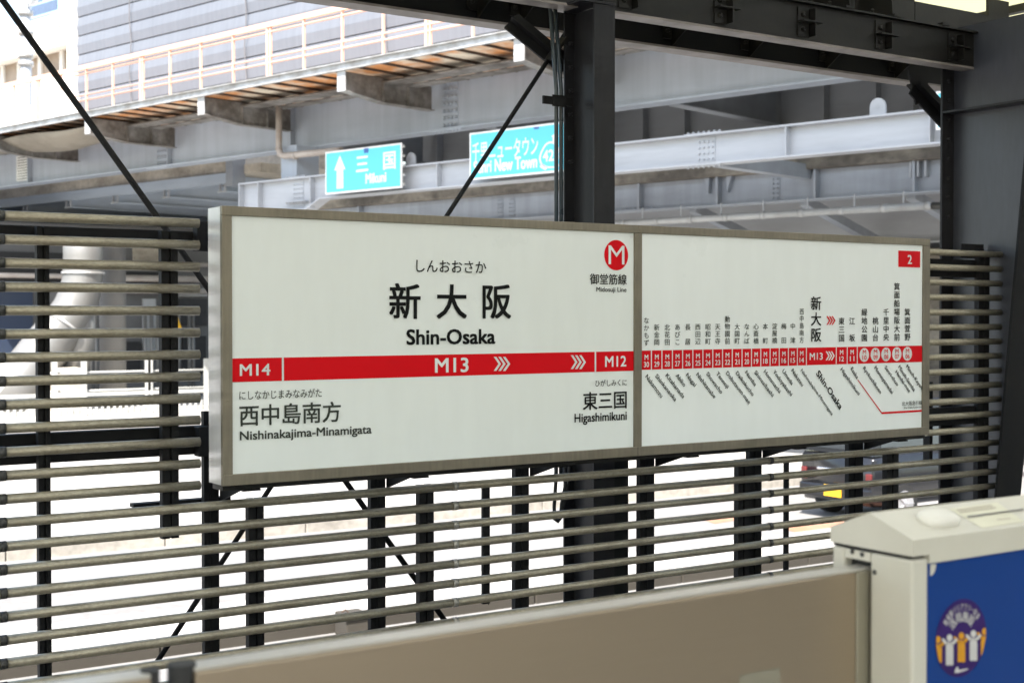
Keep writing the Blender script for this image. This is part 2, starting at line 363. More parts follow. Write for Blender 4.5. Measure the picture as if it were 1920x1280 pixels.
# painted road surface
def ground_patch(name, pts, m, lift=0.004):
    b = MB(); q = [PZ(px, py, ROAD) for px, py in pts]
    if sum(q[i][0] * q[(i + 1) % len(q)][1] - q[(i + 1) % len(q)][0] * q[i][1] for i in range(len(q))) < 0: q = q[::-1]
    b.add([(x, y, ROAD + lift) for x, y in q], [tuple(range(len(q)))]); o = b.build(name, m); o['kind'] = 'structure'; return o
ground_patch('road_marking', [(1470, 990), (1660, 968), (1720, 990), (1520, 1010)], M['terracotta'])
ground_patch('road_marking', [(1310, 972), (1400, 960), (1420, 968), (1340, 982)], M['terracotta'])
b = MB(); b.box(-60, 90, 13.2, 13.35, ROAD, ROAD + 0.004); o = b.build('lane_line', M['fence_white']); o['kind'] = 'structure'

# ------------------------------------------------------------------ station name sign
SY = 4.59
sx0, sz1 = PY(416, 385.5, SY); _, sz0 = PY(416.5, 912, SY); sx1, sr1 = PY(1744.5, 448, SY); _, sr0 = PY(1743.5, 814.5, SY)
sz1 = (sz1 + sr1) / 2; sz0 = (sz0 + sr0) / 2
SD = 0.135
sign = thing('station_sign', 'wide stainless framed station name board with red line band mounted on the pipe fence', 'station sign', (sx0, SY, sz0))
org = (sx0, SY, sz0)
mx0, mx1 = PY(1190, 640, SY)[0], PY(1204, 640, SY)[0]
gx0 = PY(436, 640, SY)[0]; gx1 = PY(1731, 640, SY)[0]
ft, fb = 0.034, 0.040
def sgn(name, m, bevel=0.0015, **k):
    return None
b = MB(org); b.box(sx0, sx1, SY + 0.02, SY + SD, sz0 + 0.002, sz1 - 0.002); b.build('housing', M['steel_side'], sign)
b = MB(org)
for xa, xb in ((sx0, mx0 + (mx1 - mx0) * 0.52), (mx0 + (mx1 - mx0) * 0.52 + 0.0012, sx1)):
    b.box(xa, xb, SY, SY + 0.0198, sz1 - ft, sz1)
b.build('top_frame', M['steel'], sign, 0.002)
b = MB(org)
for xa, xb in ((sx0, mx0 + (mx1 - mx0) * 0.45), (mx0 + (mx1 - mx0) * 0.45 + 0.0012, sx1)):
    b.box(xa, xb, SY, SY + 0.0198, sz0, sz0 + fb)
b.build('bottom_frame', M['steel'], sign, 0.002)
for xa, xb in ((sx0, gx0), (mx0, mx1), (gx1, sx1)):
    b = MB(org); b.box(xa + 0.0004, xb - 0.0004, SY + 0.0006, SY + 0.0196, sz0 + fb + 0.0006, sz1 - ft - 0.0006)
    for k in range(5):
        b.dome((xa + (xb - xa) * 0.5, SY + 0.0006, sz0 + 0.1 + k * 0.205), (0, -1, 0), 0.0032, 0.0015)
    b.build('side_frame', M['steel'], sign, 0.0015)
b = MB(org); b.box(sx0 + 0.01, sx1, SY + 0.03, SY + SD - 0.01, sz0 - 0.02, sz0 + 0.001); b.build('lower_strip', M['beam_dark'], sign)  # dark strip below the bottom frame
fy = SY + 0.008
for nm, xa, xb in (('name_panel', gx0, mx0), ('map_panel', mx1, gx1)):
    b = MB(org); b.box(xa + 0.0005, xb - 0.0005, fy, fy + 0.0118, sz0 + fb + 0.0005, sz1 - ft - 0.0005); b.build(nm, M['face_map' if nm == 'map_panel' else 'face'], sign)
BD = Board(PY, fy, sign, org)
def z6(x, y): return 400 + x / 2.2857, 380 + y / 2.2857        # enlarged view of the left panel -> photo
def b6(x0, y0, x1, y1): return (*z6(x0, y0), *z6(x1, y1))
zb1 = [BD.P(*z6(950, 651))[1], BD.P(*z6(950, 744))[1]]
L_, Rr = gx0 + 0.0006, mx0 - 0.0006
def hband(xa, xb, zt, zb, m, lift, name):
    return BD.emit([(xa, zb), (xb, zb), (xb, zt), (xa, zt)], [(0, 1, 2, 3)], lift, m, name)
hband(L_, Rr, zb1[0], zb1[1], M['red'], 0.0012, 'line_band')
for sx in (297, 1636):
    X = BD.P(*z6(sx, 700))[0]; hband(X - 0.004, X + 0.004, zb1[0], zb1[1], M['white'], 0.0022, 'band_divider')
I, G, W_ = M['ink'], M['ink_grey'], M['white']
BD.fit('しんおおさか', b6(868, 248, 1168, 300), I, 0.006)
for ch, bx in (('新', (752, 345, 887, 498)), ('大', (955, 350, 1085, 497)), ('阪', (1152, 350, 1275, 497))):
    BD.fit(ch, b6(*bx), I, 0.018)
BD.fit('Shin-Osaka', b6(826, 541, 1207, 607), I, 0.024)
BD.fit('M14', b6(112, 690, 243, 740), W_, 0.017); BD.fit('M13', b6(948, 664, 1092, 727), W_, 0.017); BD.fit('M12', b6(1677, 656, 1768, 702), W_, 0.017)
def chevrons(bx, m, n=3, th=0.24, lift=0.003):
    x0, y0, x1, y1 = bx; wd = (x1 - x0); ym = (y0 + y1) / 2; st = wd * 0.27; tip = wd * 0.28; tk = wd * 0.15
    ps = []
    for k in range(n):
        xa = x0 + k * st
        ps.append([(xa, y0), (xa + tk, y0), (xa + tk + tip, ym), (xa + tip, ym)])
        ps.append([(xa + tip, ym), (xa + tk + tip, ym), (xa + tk, y1), (xa, y1)])
    return BD.polys(ps, m, lift, 'chevron_arrow')
chevrons(b6(1200, 660, 1273, 720), W_); chevrons(b6(1530, 653, 1597, 712), W_)
BD.fit('にしなかじまみなみがた', b6(110, 800, 463, 838), G, 0.005)
BD.fit('西中島南方', b6(110, 858, 545, 948), G, 0.014)
BD.fit('Nishinakajima-Minamigata', b6(112, 965, 677, 1014), G, 0.018)
BD.fit('ひがしみくに', b6(1635, 757, 1770, 785), I, 0.006)
BD.fit('東三国', b6(1582, 808, 1770, 884), I, 0.014)
BD.fit('Higashimikuni', b6(1546, 898, 1770, 947), I, 0.018)
cx, cy = z6(1726, 225); BD.disc(cx, cy, 65 / 2.2857, M['red'], 0.0014, 'line_emblem')
BD.fit('M', b6(1692, 184, 1760, 264), W_, 0.0, name='line_emblem_letter')
BD.fit('御堂筋線', b6(1612, 305, 1770, 351), I, 0.009); BD.fit('Midosuji Line', b6(1640, 362, 1769, 388), I, 0.009)

# --- route map
def z7(x, y): return 1200 + x / 3.5556, 520 + y / 3.5556
def b7(x0, y0, x1, y1): return (*z7(x0, y0), *z7(x1, y1))
ML, MR = mx1 + 0.0006, gx1 - 0.0006
zt = (BD.P(*z7(40, 491))[1] + BD.P(*z7(1107, 468))[1] + BD.P(*z7(1880, 450))[1]) / 3
zb = (BD.P(*z7(40, 618))[1] + BD.P(*z7(1107, 585))[1] + BD.P(*z7(1880, 560))[1]) / 3
hband(ML, MR, zt, zb, M['red'], 0.0012, 'line_band')
for sx in (74, 144, 214, 282, 350, 417, 483, 548, 613, 678, 741, 803, 865, 926, 987, 1047, 1107, 1306, 1379, 1446):
    X = BD.P(*z7(sx, 530))[0]; hband(X - 0.0028, X + 0.0028, zt, zb, M['white'], 0.0022, 'band_divider')
def yt(x): return 492 - 24 * (x - 40) / 1067.0
def yb(x): return 618 - 33 * (x - 40) / 1067.0
cols = [('なかもず', 40, 262, 460, 'Nakamozu', (38, 655), (143, 795)), ('新金岡', 109, 308, 455, 'Shinkanaoka', (103, 652), (236, 820)),
 ('北花田', 179, 308, 455, 'Kitahanada', (172, 648), (290, 800)), ('あびこ', 247, 306, 455, 'Abiko', (240, 648), (296, 722)),
 ('長居', 316, 306, 452, 'Nagai', (308, 645), (367, 722)), ('西田辺', 383, 305, 450, 'Nishitanabe', (376, 642), (497, 800)),
 ('昭和町', 450, 305, 450, 'Showacho', (443, 638), (542, 770)), ('天王寺', 515, 304, 448, 'Tennoji', (509, 635), (583, 735)),
 ('動物園前', 580, 253, 448, 'Dobutsuen-mae', (574, 632), (728, 838)), ('大国町', 645, 304, 446, 'Daikokucho', (640, 632), (752, 785)),
 ('なんば', 709, 304, 446, 'Namba', (702, 628), (768, 720)), ('心斎橋', 771, 303, 446, 'Shinsaibashi', (764, 628), (884, 790)),
 ('本町', 833, 303, 445, 'Hommachi', (826, 622), (930, 765)), ('淀屋橋', 895, 301, 443, 'Yodoyabashi', (888, 622), (1007, 785)),
 ('梅田', 956, 301, 442, 'Umeda', (949, 618), (1013, 712)), ('中津', 1016, 301, 441, 'Nakatsu', (1010, 615), (1082, 720)),
 ('西中島南方', 1075, 203, 440, 'Nishinakajima-Minamigata', (1072, 615), (1280, 915)), ('新大阪', 1171, 120, 435, 'Shin-Osaka', (1178, 632), (1338, 872)),
 ('東三国', 1341, 263, 432, 'Higashimikuni', (1338, 608), (1458, 780)), ('江坂', 1411, 263, 430, 'Esaka', (1406, 604), (1448, 672)),
 ('緑地公園', 1493, 204, 430, 'Ryokuchikoen', (1488, 600), (1602, 770)), ('桃山台', 1567, 261, 428, 'Momoyamadai', (1563, 598), (1680, 770)),
 ('千里中央', 1638, 204, 425, 'Senri-chuo', (1632, 596), (1716, 718)), ('箕面船場阪大前', 1710, 32, 426, 'Minoh-Semba', (1723, 592), (1827, 755)),
 ('箕面萱野', 1780, 203, 424, 'Minoh-Kayano', (1775, 588), (1886, 755))]
em = BD.P(*z7(900, 600))[1] - BD.P(*z7(900, 639))[1]
nums = ['30', '29', '28', '27', '26', '25', '24', '23', '22', '21', '20', '19', '18', '17', '16', '15', '14', None, '12', '11', '10', '09', '08', '07', '06']
for i, (jp, xc, y0, y1, en, p0, p1) in enumerate(cols):
    n = len(jp); big = jp == '新大阪'; near = i > 17
    slots = n if n > 2 else (3 if not near else 3)
    idx = list(range(n)) if n > 2 else [0, 2]
    ch = (y1 - y0) / slots; gap = ch * 0.07
    cells = [(*z7(xc, 0)[:1], z7(0, y0 + ch * k + gap)[1], z7(0, y0 + ch * (k + 1) - gap)[1]) for k in idx]
    wpx = (68 if big else 38 if near else 36 if i < 8 else 34) / 3.5556
    if jp == '西中島南方': wpx = 29 / 3.5556
    BD.column(jp, cells, wpx, I if (big or near) else G, 0.016 if big else 0.012 if near else 0.007)
    BD.diag(en, z7(*p0), z7(*p1), em * (1.55 if big else 0.8 if i == 16 else 1.0), I if (big or near) else G, 0.024 if big else 0.018)
    if nums[i] and i < 20:
        t0, t1 = yt(xc), yb(xc); h = t1 - t0; wd = 22 if i > 8 else 25
        v = [[], []]
        BD.fit('M', b7(xc - wd / 2, t0 + h * 0.18, xc + wd / 2, t0 + h * 0.45), None, 0.018, only=v)
        BD.fit(nums[i], b7(xc - wd * 0.68, t0 + h * 0.55, xc + wd * 0.68, t0 + h * 0.84), None, 0.016, only=v)
        BD.emit(v[0], v[1], 0.003, W_, 'station_number')
    elif nums[i]:
        t0, t1 = yt(xc), yb(xc); h = t1 - t0; ym = (t0 + t1) / 2
        BD.disc(*z7(xc, ym), 46 / 3.5556, W_, 0.0022, 'number_disc', 28)
        v = [[], []]
        BD.fit('M', b7(xc - 11, ym - 34, xc + 11, ym - 6), None, 0.01, only=v)
        BD.fit(nums[i], b7(xc - 14, ym + 2, xc + 14, ym + 32), None, 0.01, only=v)
        BD.emit(v[0], v[1], 0.0034, M['red'], 'station_number')
BD.diag('Handai-mae', z7(1703, 625), z7(1795, 762), em, I, 0.018)
BD.fit('M13', b7(1128, 502, 1215, 549), W_, 0.017)
chevrons(b7(1235, 492, 1297, 552), W_); chevrons(b7(1240, 258, 1302, 316), M['red'])
BD.polys([[z7(1447, 682), z7(1453, 682), z7(1612, 900), z7(1606, 904)], [z7(1604, 897), z7(1880, 881), z7(1880, 894), z7(1610, 910)]], M['red'], 0.002, 'branch_line')
BD.fit('北大阪急行線', b7(1743, 822, 1878, 852), G, 0.005); BD.fit('Kita-Osaka Kyuko Line', b7(1757, 858, 1878, 875), G, 0.01)
q = [PY(1684, 485, fy)[0], PY(1725, 485, fy)[0]]; zz = [PY(1705, 501, fy)[1], PY(1705, 470.5, fy)[1]]
BD.emit([(q[0], zz[0]), (q[1], zz[0]), (q[1], zz[1]), (q[0], zz[1])], [(0, 1, 2, 3)], 0.0014, M['red'], 'platform_number_plate')
BD.fit('2', (1701, 478, 1709, 495), W_, 0.017, name='platform_number')
BD.polys([[z6(1782, 142), z6(1796, 140), z6(1799, 150), z6(1786, 151)]], M['steel_side'], 0.002, 'fixing_clip')

# ------------------------------------------------------------------ pipe fence (three panels of tubes)
TY, TR = 4.765, 0.0172
PYY = TY + 0.04
X_L = PY(2, 600, TY)[0]; X_LE = PY(373, 600, TY)[0]; X_J1 = PY(852, 900, TY)[0]; X_J2 = PY(1443.5, 860, TY)[0]; X_R = PY(1881, 700, TY)[0]
z_first = PY(0, 404, TY)[1]; z_13 = PY(0, 936, TY)[1]
pitch = (z_first - z_13) / 12.0
def tubez(k): return z_first - pitch * k
def tube_obj(parent, org, segs, z, joints, m=None):
    b = MB(org)
    for xa, xb in segs: b.tube([(xa, TY, z), (xb, TY, z)], TR, 18)
    o = b.build('tube', M['tube'], parent)
    for xj, mm in joints:
        r = MB(org); r.tube([(xj - 0.011, TY, z), (xj + 0.011, TY, z)], TR + 0.0016, 18); r.build('joint_ring', mm, o)
    return o
XW0 = -3.0
# left panel
og = (X_L, TY, tubez(13))
LP = thing('pipe_fence', 'fence panel of short weathered steel tubes left of the station sign', 'pipe fence', og, 0, 'pipe fence panels along the track')
for k in range(13): tube_obj(LP, og, [(XW0, X_L - 0.012), (X_L + 0.0115, X_LE)], tubez(k), [(X_L, M['ring_dark'])])
for x0, x1 in ((65, 91), (297, 331)):
    b = MB(og); a0 = PY(x0 + 3, 700, PYY)[0]; a1 = PY(x1, 700, PYY)[0]
    zl = ROAD if x0 == 65 else PY(314, 1008, PYY)[1]
    xm = (a0 + a1) / 2
    b.box(a0, xm - 0.004, PYY - 0.02, PYY + 0.012, zl, tubez(0) - 0.03); b.box(xm + 0.004, a1, PYY - 0.02, PYY + 0.012, zl, tubez(0) - 0.03)
    b.box(a0 + 0.004, a1 - 0.004, PYY - 0.01, PYY + 0.01, zl + 0.002, tubez(0) - 0.032)
    for k in range(1, 13): b.dome((a1 - 0.012, PYY - 0.02, tubez(k) - pitch * 0.5), (0, -1, 0), 0.003, 0.002, 6)
    b.build('post', M['black'], LP, 0.002)
XS = PY(404, 600, PYY)[0]
for ya, yb_ in ((419, 447), (818, 876)):
    b = MB(og); b.box(XW0, XS + 0.02, PYY + 0.052, PYY + 0.10, PY(0, yb_, PYY)[1], PY(0, ya, PYY)[1]); b.build('rail', M['black'], LP, 0.003)
b = MB(og); b.box(X_LE + 0.01, XS, PYY - 0.0, PYY + 0.05, PY(380, 471, PYY)[1], PY(380, 415, PYY)[1]); b.build('bracket', M['black'], LP, 0.003)
b = MB(og); b.box(X_LE + 0.012, XS, PYY - 0.0, PYY + 0.05, PY(380, 856, PYY)[1], PY(380, 800, PYY)[1]); b.build('bracket', M['black'], LP, 0.003)
# lower run
og = (PY(800, 900, TY)[0], TY, tubez(24))
LO = thing('pipe_fence', 'long low fence run of weathered tubes passing beneath the station sign', 'pipe fence', og, 0, 'pipe fence panels along the track')
for k in range(13, 24):
    tube_obj(LO, og, [(XW0, X_L - 0.012), (X_L + 0.0115, X_J1 - 0.0115), (X_J1 + 0.0115, X_J2 - 0.0115), (X_J2 + 0.0115, X_R)], tubez(k), [(X_L, M['ring_dark']), (X_J1, M['ring']), (X_J2, M['ring_dark'])])
ztop = tubez(13) + 0.012
def zpx(x, y): return PY(x, y, PYY)[1]
for (x0, x1, kind) in ((460, 491, 's'), (780, 809, 's'), (900, 914, 't'), (1377, 1400, 's'), (1466, 1474, 't'), (1655, 1679, 's')):
    b = MB(og); a0 = PY(x0 + (2 if x1 - x0 > 15 else 1), 950, PYY)[0]; a1 = PY(x1, 950, PYY)[0]; xm = (a0 + a1) / 2
    if kind == 's':
        b.box(a0, xm - 0.004, PYY - 0.02, PYY + 0.012, ROAD, ztop); b.box(xm + 0.004, a1, PYY - 0.02, PYY + 0.012, ROAD, ztop); b.box(a0 + 0.003, a1 - 0.003, PYY - 0.01, PYY + 0.01, ROAD, ztop - 0.003)
    else: b.box(a0, a1, PYY - 0.02, PYY - 0.005, ROAD if x0 != 900 else zpx(907, 1130), ztop)
    for k in (15, 19): b.dome((a1 - 0.007, PYY - 0.02, tubez(k) - pitch * 0.4), (0, -1, 0), 0.003, 0.002, 6)
    b.build('post', M['black'], LO, 0.002)
for (x0, x1) in ((382, 410), (694, 722), (965, 991), (1199, 1226), (1404, 1427), (1590, 1617), (1741, 1747)):
    b = MB(og); a0 = PY(x0, 950, PYY + 0.06)[0]; a1 = PY(x1, 950, PYY + 0.06)[0]; wv = (a1 - a0)
    top = sz0 + 0.25
    zlo = ROAD if x0 < 1700 else PY(1744, 875, PYY)[1]
    if x0 < 1700:
        b.box(a0, a0 + wv * 0.40, PYY + 0.055, PYY + 0.085, zlo, top); b.box(a0 + wv * 0.47, a1, PYY + 0.055, PYY + 0.085, zlo, top)
        b.box(a0 + wv * 0.38, a0 + wv * 0.43, PYY + 0.048, PYY + 0.054, zlo, top)
    else: b.box(a0, a1, PYY + 0.055, PYY + 0.1, zlo, top)
    b.build('sign_post', M['black'], LO, 0.002)
    if x0 < 1700:
        b = MB(og); b.prism([(SY + 0.05, sz0 - 0.022), (PYY + 0.054, sz0 - 0.022), (PYY + 0.054, sz0 - 0.09), (SY + 0.08, sz0 - 0.03)], 'x', a1 + 0.002, a1 + 0.012); b.box(a1 + 0.002, a1 + 0.07, SY + 0.04, PYY + 0.1, sz0 - 0.030, sz0 - 0.0225)
        b.build('sign_bracket', M['black'], LO)
b = MB(og); b.box(PY(268, 945, PYY)[0], XS + 0.1, PYY + 0.106, PYY + 0.15, PY(270, 958, PYY)[1], PY(270, 951, PYY)[1] ); b.build('rail', M['black'], LO)
# right panel
og = (PY(1745, 700, TY)[0], TY, tubez(13))
RP = thing('pipe_fence', 'short tube fence panel right of the station sign before the wide steel column', 'pipe fence', og, 0, 'pipe fence panels along the track')
for k in range(13): tube_obj(RP, og, [(og[0] - 0.04, X_R)], tubez(k) - 0.0, [])
b = MB(og); a0 = PY(1829, 700, PYY)[0]; a1 = PY(1849, 700, PYY)[0]
b.box(a0, (a0 + a1) / 2 - 0.003, PYY - 0.02, PYY + 0.012, ROAD, tubez(0) + 0.03); b.box((a0 + a1) / 2 + 0.003, a1, PYY - 0.02, PYY + 0.012, ROAD, tubez(0) + 0.02); b.build('post', M['black'], RP, 0.002)
for k in (0.35, 10.4):
    b = MB(og); b.box(og[0] - 0.05, a0 - 0.002, PYY + 0.0, PYY + 0.05, tubez(k) - 0.10, tubez(k) - 0.004); b.build('rail', M['black'], RP, 0.002)
b = MB(og); b.box(PY(1800, 460, PYY + 0.06)[0], PY(1842, 460, PYY + 0.06)[0], PYY + 0.052, PYY + 0.058, tubez(0) - 0.02, tubez(0) + 0.06); b.build('fixing_plate', M['column'], RP)

# ------------------------------------------------------------------ canopy
ZB = PY(1400, 64, 4.95)[1]              # underside of the edge beams
CN = thing('station_canopy', 'black steel platform canopy with bolted edge beams and translucent roof above the track', 'canopy', (3.7, 5.0, -1.1))
co = (3.7, 5.0, -1.1)
# edge beam (channel with bolted gussets)
def Pb(px, py, Y): x, z = PY(px, py, Y); return x, z
YB = 4.95
zt_b = PY(1484, 0, YB)[1]
XR_end = PY(1843, 100, YB)[0]
c_x0, c_x1 = PY(1114, 300, 4.85)[0], PY(1153, 300, 4.85)[0]
xa = c_x1 + 0.004
b = MB(co); b.box(xa, XR_end, YB, YB + 0.012, ZB + 0.012, zt_b - 0.01); b.box(-6, c_x0 - 0.02, YB, YB + 0.012, ZB + 0.012, zt_b - 0.01)
b.build('edge_beam', M['beam_dark'], CN)
b = MB(co); b.box(xa, XR_end + 0.05, YB - 0.03, YB + 0.10, zt_b - 0.0095, zt_b); b.box(-6, c_x0 - 0.02, YB - 0.03, YB + 0.10, zt_b - 0.0095, zt_b); b.build('top_flange', M['beam_dark'], CN)
b = MB(co); b.box(xa, XR_end + 0.05, YB - 0.004, YB + 0.085, ZB, ZB + 0.0115); b.box(-6, c_x0 - 0.02, YB - 0.004, YB + 0.085, ZB, ZB + 0.0115); b.build('bottom_flange', M['flange'], CN)
for gx, gy in ((1178, 8), (1356, 30), (1511, 44), (1655, 67), (1790, 90)):
    X, Z = PY(gx, gy, YB); Z = (ZB + zt_b) / 2
    b = MB(co); hh = (zt_b - ZB) * 0.36
    b.box(X - 0.062, X + 0.01, YB - 0.008, YB - 0.0005, Z - hh, Z + hh)
    b.box(X + 0.022, X + 0.030, YB - 0.045, YB - 0.0005, Z - hh * 0.95, Z + hh * 0.95)
    b.box(X - 0.062, X + 0.075, YB - 0.05, YB - 0.009, Z - 0.004, Z + 0.004)
    for s in (-1, 1): b.dome((X - 0.03, YB - 0.008, Z + s * hh * 0.5), (0, -1, 0), 0.014, 0.014, 6)
    b.build('gusset', M['beam_dark'], CN)
b = MB(co); b.box(XR_end + 0.001, XR_end + 0.012, YB - 0.03, YB + 0.10, ZB + 0.0118, zt_b - 0.0098)
for s in (-0.3, 0, 0.3): b.dome((XR_end - 0.03, YB, (ZB + zt_b) / 2 + s * (zt_b - ZB)), (0, -1, 0), 0.014, 0.013, 6)
b.build('end_plate', M['beam_dark'], CN)
b = MB(co)
for px_ in (1585, 1675, 1765):                      # little clips on the top flange
    X = PY(px_, 30, YB)[0]; b.box(X - 0.03, X + 0.03, YB - 0.035, YB + 0.0, zt_b + 0.001, zt_b + 0.014)
b.build('flange_clip', M['beam_dark'], CN)
# rear beam
Y2 = 5.5; z2b = PY(1400, 116, Y2)[1]
XR2 = 7.3
b = MB(co); b.box(-8, XR2, Y2, Y2 + 0.012, z2b + 0.012, z2b + 0.30); b.box(-8, XR2, Y2 - 0.06, Y2 + 0.07, z2b + 0.3005, z2b + 0.312); b.build('rear_beam', M['black'], CN)
b = MB(co); b.box(-8, XR2, Y2 - 0.055, Y2 + 0.055, z2b, z2b + 0.0115); b.build('rear_flange', M['flange'], CN)
# triangular stiffeners on the rear beam, seen from below
for px_ in (905, 985, 1270, 1415, 1560, 1690):
    X = PY(px_, 90, Y2 - 0.05)[0]
    b = MB(co); b.prism([(Y2 - 0.30, z2b + 0.17), (Y2 - 0.004, z2b + 0.17), (Y2 - 0.004, z2b + 0.02), (Y2 - 0.10, z2b + 0.08)], 'x', X - 0.003, X + 0.003)
    b.box(X - 0.06, X - 0.004, Y2 - 0.012, Y2 - 0.001, z2b + 0.06, z2b + 0.2)
    for s in (0, 1): b.dome((X - 0.035, Y2 - 0.012, z2b + 0.10 + 0.06 * s), (0, -1, 0), 0.013, 0.012, 6)
    b.build('gusset', M['beam_dark'], CN)
# upright fascia and cross members between the beams and the roof
ZR = EYE.z + 1.98
b = MB(co); b.box(-8, PY(1715, 0, 5.25)[0], 5.25, 5.26, ZB + 0.2, ZR - 0.06); b.build('gutter_plate', M['beam_dark'], CN)
b = MB(co); b.box(PY(1716, 0, 5.25)[0], PY(1905, 0, 5.25)[0], 5.25, 5.26, ZB + 0.2, PY(1785, 16, 5.25)[1]); b.box(PY(1846, 0, 5.3)[0], PY(1884, 0, 5.3)[0], 5.27, 5.29, ZB + 0.2, ZR - 0.06); b.build('gutter_plate', M['beam_dark'], CN)
for px_ in (1000, 1130, 1215, 1300, 1400, 1480, 1560, 1640):
    X = PY(px_, 20, 5.1)[0]
    b = MB(co); b.prism([(YB + 0.02, zt_b + 0.001), (5.24, zt_b + 0.001), (5.24, ZR - 0.12), (YB + 0.12, ZR - 0.14), (YB + 0.03, zt_b + 0.13)], 'x', X - 0.004, X + 0.004)
    for s in (0.07, 0.15): b.dome((X - 0.004, YB + 0.16, zt_b + s), (-1, 0, 0), 0.013, 0.012, 6)
    b.build('upstand_plate', M['beam_dark'], CN)
# roof sheets on rafters
b = MB(co); ry0, ry1 = -6.2, 6.3
for i in range(-6, 14):
    b.box(i * 1.25, i * 1.25 + 1.245, ry0, 5.1, ZR, ZR + 0.006)
b.build('roof_sheet', M['roof'], CN)
b = MB(co)
for i in range(-6, 14): b.box(i * 1.25, i * 1.25 + 1.245, 5.11, ry1, ZR, ZR + 0.006)
b.build('roof_sheet', M['roof_edge'], CN)
for i in range(-6, 15):
    b = MB(co); b.box(i * 1.25 - 0.03, i * 1.25 + 0.03, ry0, ry1, ZR - 0.05, ZR - 0.001); b.build('rafter', M['beam_dark'], CN)
for yy in (-5.5, -2.5, 0.6, 2.2, 3.8, 6.2):
    b = MB(co); b.box(-8, 17, yy - 0.04, yy + 0.04, ZR - 0.12, ZR - 0.0505); b.build('purlin', M['beam_dark'], CN)
# central H column
cy0, cy1 = 4.85, 5.085
b = MB(co); wx = c_x1 - c_x0; xm = (c_x0 + c_x1) / 2
ztopc = PY(1133, 9, cy0)[1]
b.box(c_x0, c_x1, cy0, cy0 + 0.010, -1.1, ztopc); b.box(c_x0, c_x1, cy1 - 0.01, cy1, -1.1, ztopc); b.box(xm - 0.004, xm + 0.004, cy0 + 0.0105, cy1 - 0.0105, -1.1, ztopc - 0.001)
b.box(c_x0 - 0.08, c_x1, cy0 - 0.006, cy1 + 0.006, ztopc + 0.0005, ztopc + 0.012)
col = b.build('column', M['column'], CN, 0.0015)
b = MB(co)
for k in range(6): b.dome((c_x0 + 0.03, cy1 - 0.0105, PY(1067, 84 + k * 44, cy1)[1]), (0, -1, 0), 0.013, 0.013, 6)
b.build('bolt', M['column'], col)
b = MB(co); b.box(c_x1 + 0.012, PY(1178, 1000, cy0 + .03)[0], cy0 + 0.03, cy0 + 0.05, -1.1, sz0 + 0.3); b.build('base_post', M['black'], CN)
# knee braces
b = MB(co)
b.bar((c_x0 - 0.16, 5.28, z2b - 0.02), (c_x0 + 0.04, 5.11, z2b - 0.24), 0.09, 0.012, (0.6, 0, 0.8)); b.bar((c_x0 - 0.16, 5.28, z2b - 0.02), (c_x0 + 0.04, 5.11, z2b - 0.24), 0.012, 0.10, (0.6, 0, 0.8))
b.build('knee_brace', M['black'], CN)
# wide portal column on the right: web seen from the left
XW = 6.41
def PXp(px, py): return PX(px, py, XW)
web = [PXp(1905, 1250), PXp(1884, 945), PXp(1919, 548)]
near0 = PXp(1884, 945); near1 = PXp(1919, 548)
sl = (near1[0] - near0[0]) / (near1[1] - near0[1])
yf = PX(1787, 500, XW)[0]
zt_w = PXp(1868, 37)[1]
def yn(z): return near0[0] + sl * (z - near0[1])
b = MB(co); b.prism([(yf, -1.1), (yn(-1.1), -1.1), (yn(zt_w), zt_w), (yf, zt_w)], 'x', XW, XW + 0.012)
pc = b.build('portal_column', M['portal'], CN)
b = MB(co); b.box(XW - 0.10, XW + 0.112, yf + 0.0005, yf + 0.014, -1.1, zt_w); pf = b.build('portal_flange', M['column'], CN)
b = MB(co)
b.prism([(yn(-1.1) - 0.016, -1.1), (yn(-1.1) - 0.0005, -1.1), (yn(zt_w) - 0.0005, zt_w), (yn(zt_w) - 0.016, zt_w)], 'x', XW - 0.10, XW + 0.112); b.build('portal_flange', M['black'], CN)
zst = PXp(1800, 212)[1]
b = MB(co); b.box(XW - 0.10, XW - 0.0005, yn(zst), yf - 0.0005, zst - 0.006, zst + 0.006); b.build('web_stiffener', M['column'], CN)
b = MB(co)
for k in range(8): b.dome((XW - 0.05, yf, zst + 0.18 - k * 0.11), (0, -1, 0), 0.013, 0.012, 6)
b.build('bolt', M['column'], pf)
b = MB(co)
kx0, kz0 = PY(1700, 160, 5.3); kx1, kz1 = PY(1800, 268, 5.3)
b.bar((kx0, 5.25, kz0), (kx1, 5.25, kz1), 0.10, 0.012, (0.7, 0, 0.7)); b.bar((kx0, 5.25, kz0), (kx1, 5.25, kz1), 0.012, 0.14, (0.7, 0, 0.7))
b.prism([(kx0 - 0.05, z2b + 0.02), (kx0 + 0.12, z2b + 0.02), (kx0 + 0.12, kz0 - 0.05), (kx0 + 0.02, kz0 - 0.12)], 'y', 5.245, 5.256)
b.build('knee_brace', M['black'], CN)
# bracing rods
b = MB(co); p = PY(1062, 60, 5.12); q = PY(262, 1290, 5.12); b.tube([(p[0], 5.12, p[1]), (q[0], 5.12, q[1])], 0.0105, 10); b.build('bracing_rod', M['black'], CN)
b = MB(co); p = PY(1056, 72, 5.10); q = PY(1030, 112, 5.10); b.bar((p[0], 5.10, p[1]), (q[0], 5.10, q[1]), 0.012, 0.07, (0, 1, 0)); b.build('rod_plate', M['beam_dark'], CN)
b = MB(co); p = PY(-40, -62, 5.14); q = PY(925, 1290, 5.14); b.tube([(p[0], 5.14, p[1]), (q[0], 5.14, q[1])], 0.0125, 10); b.build('bracing_rod', M['black'], CN)
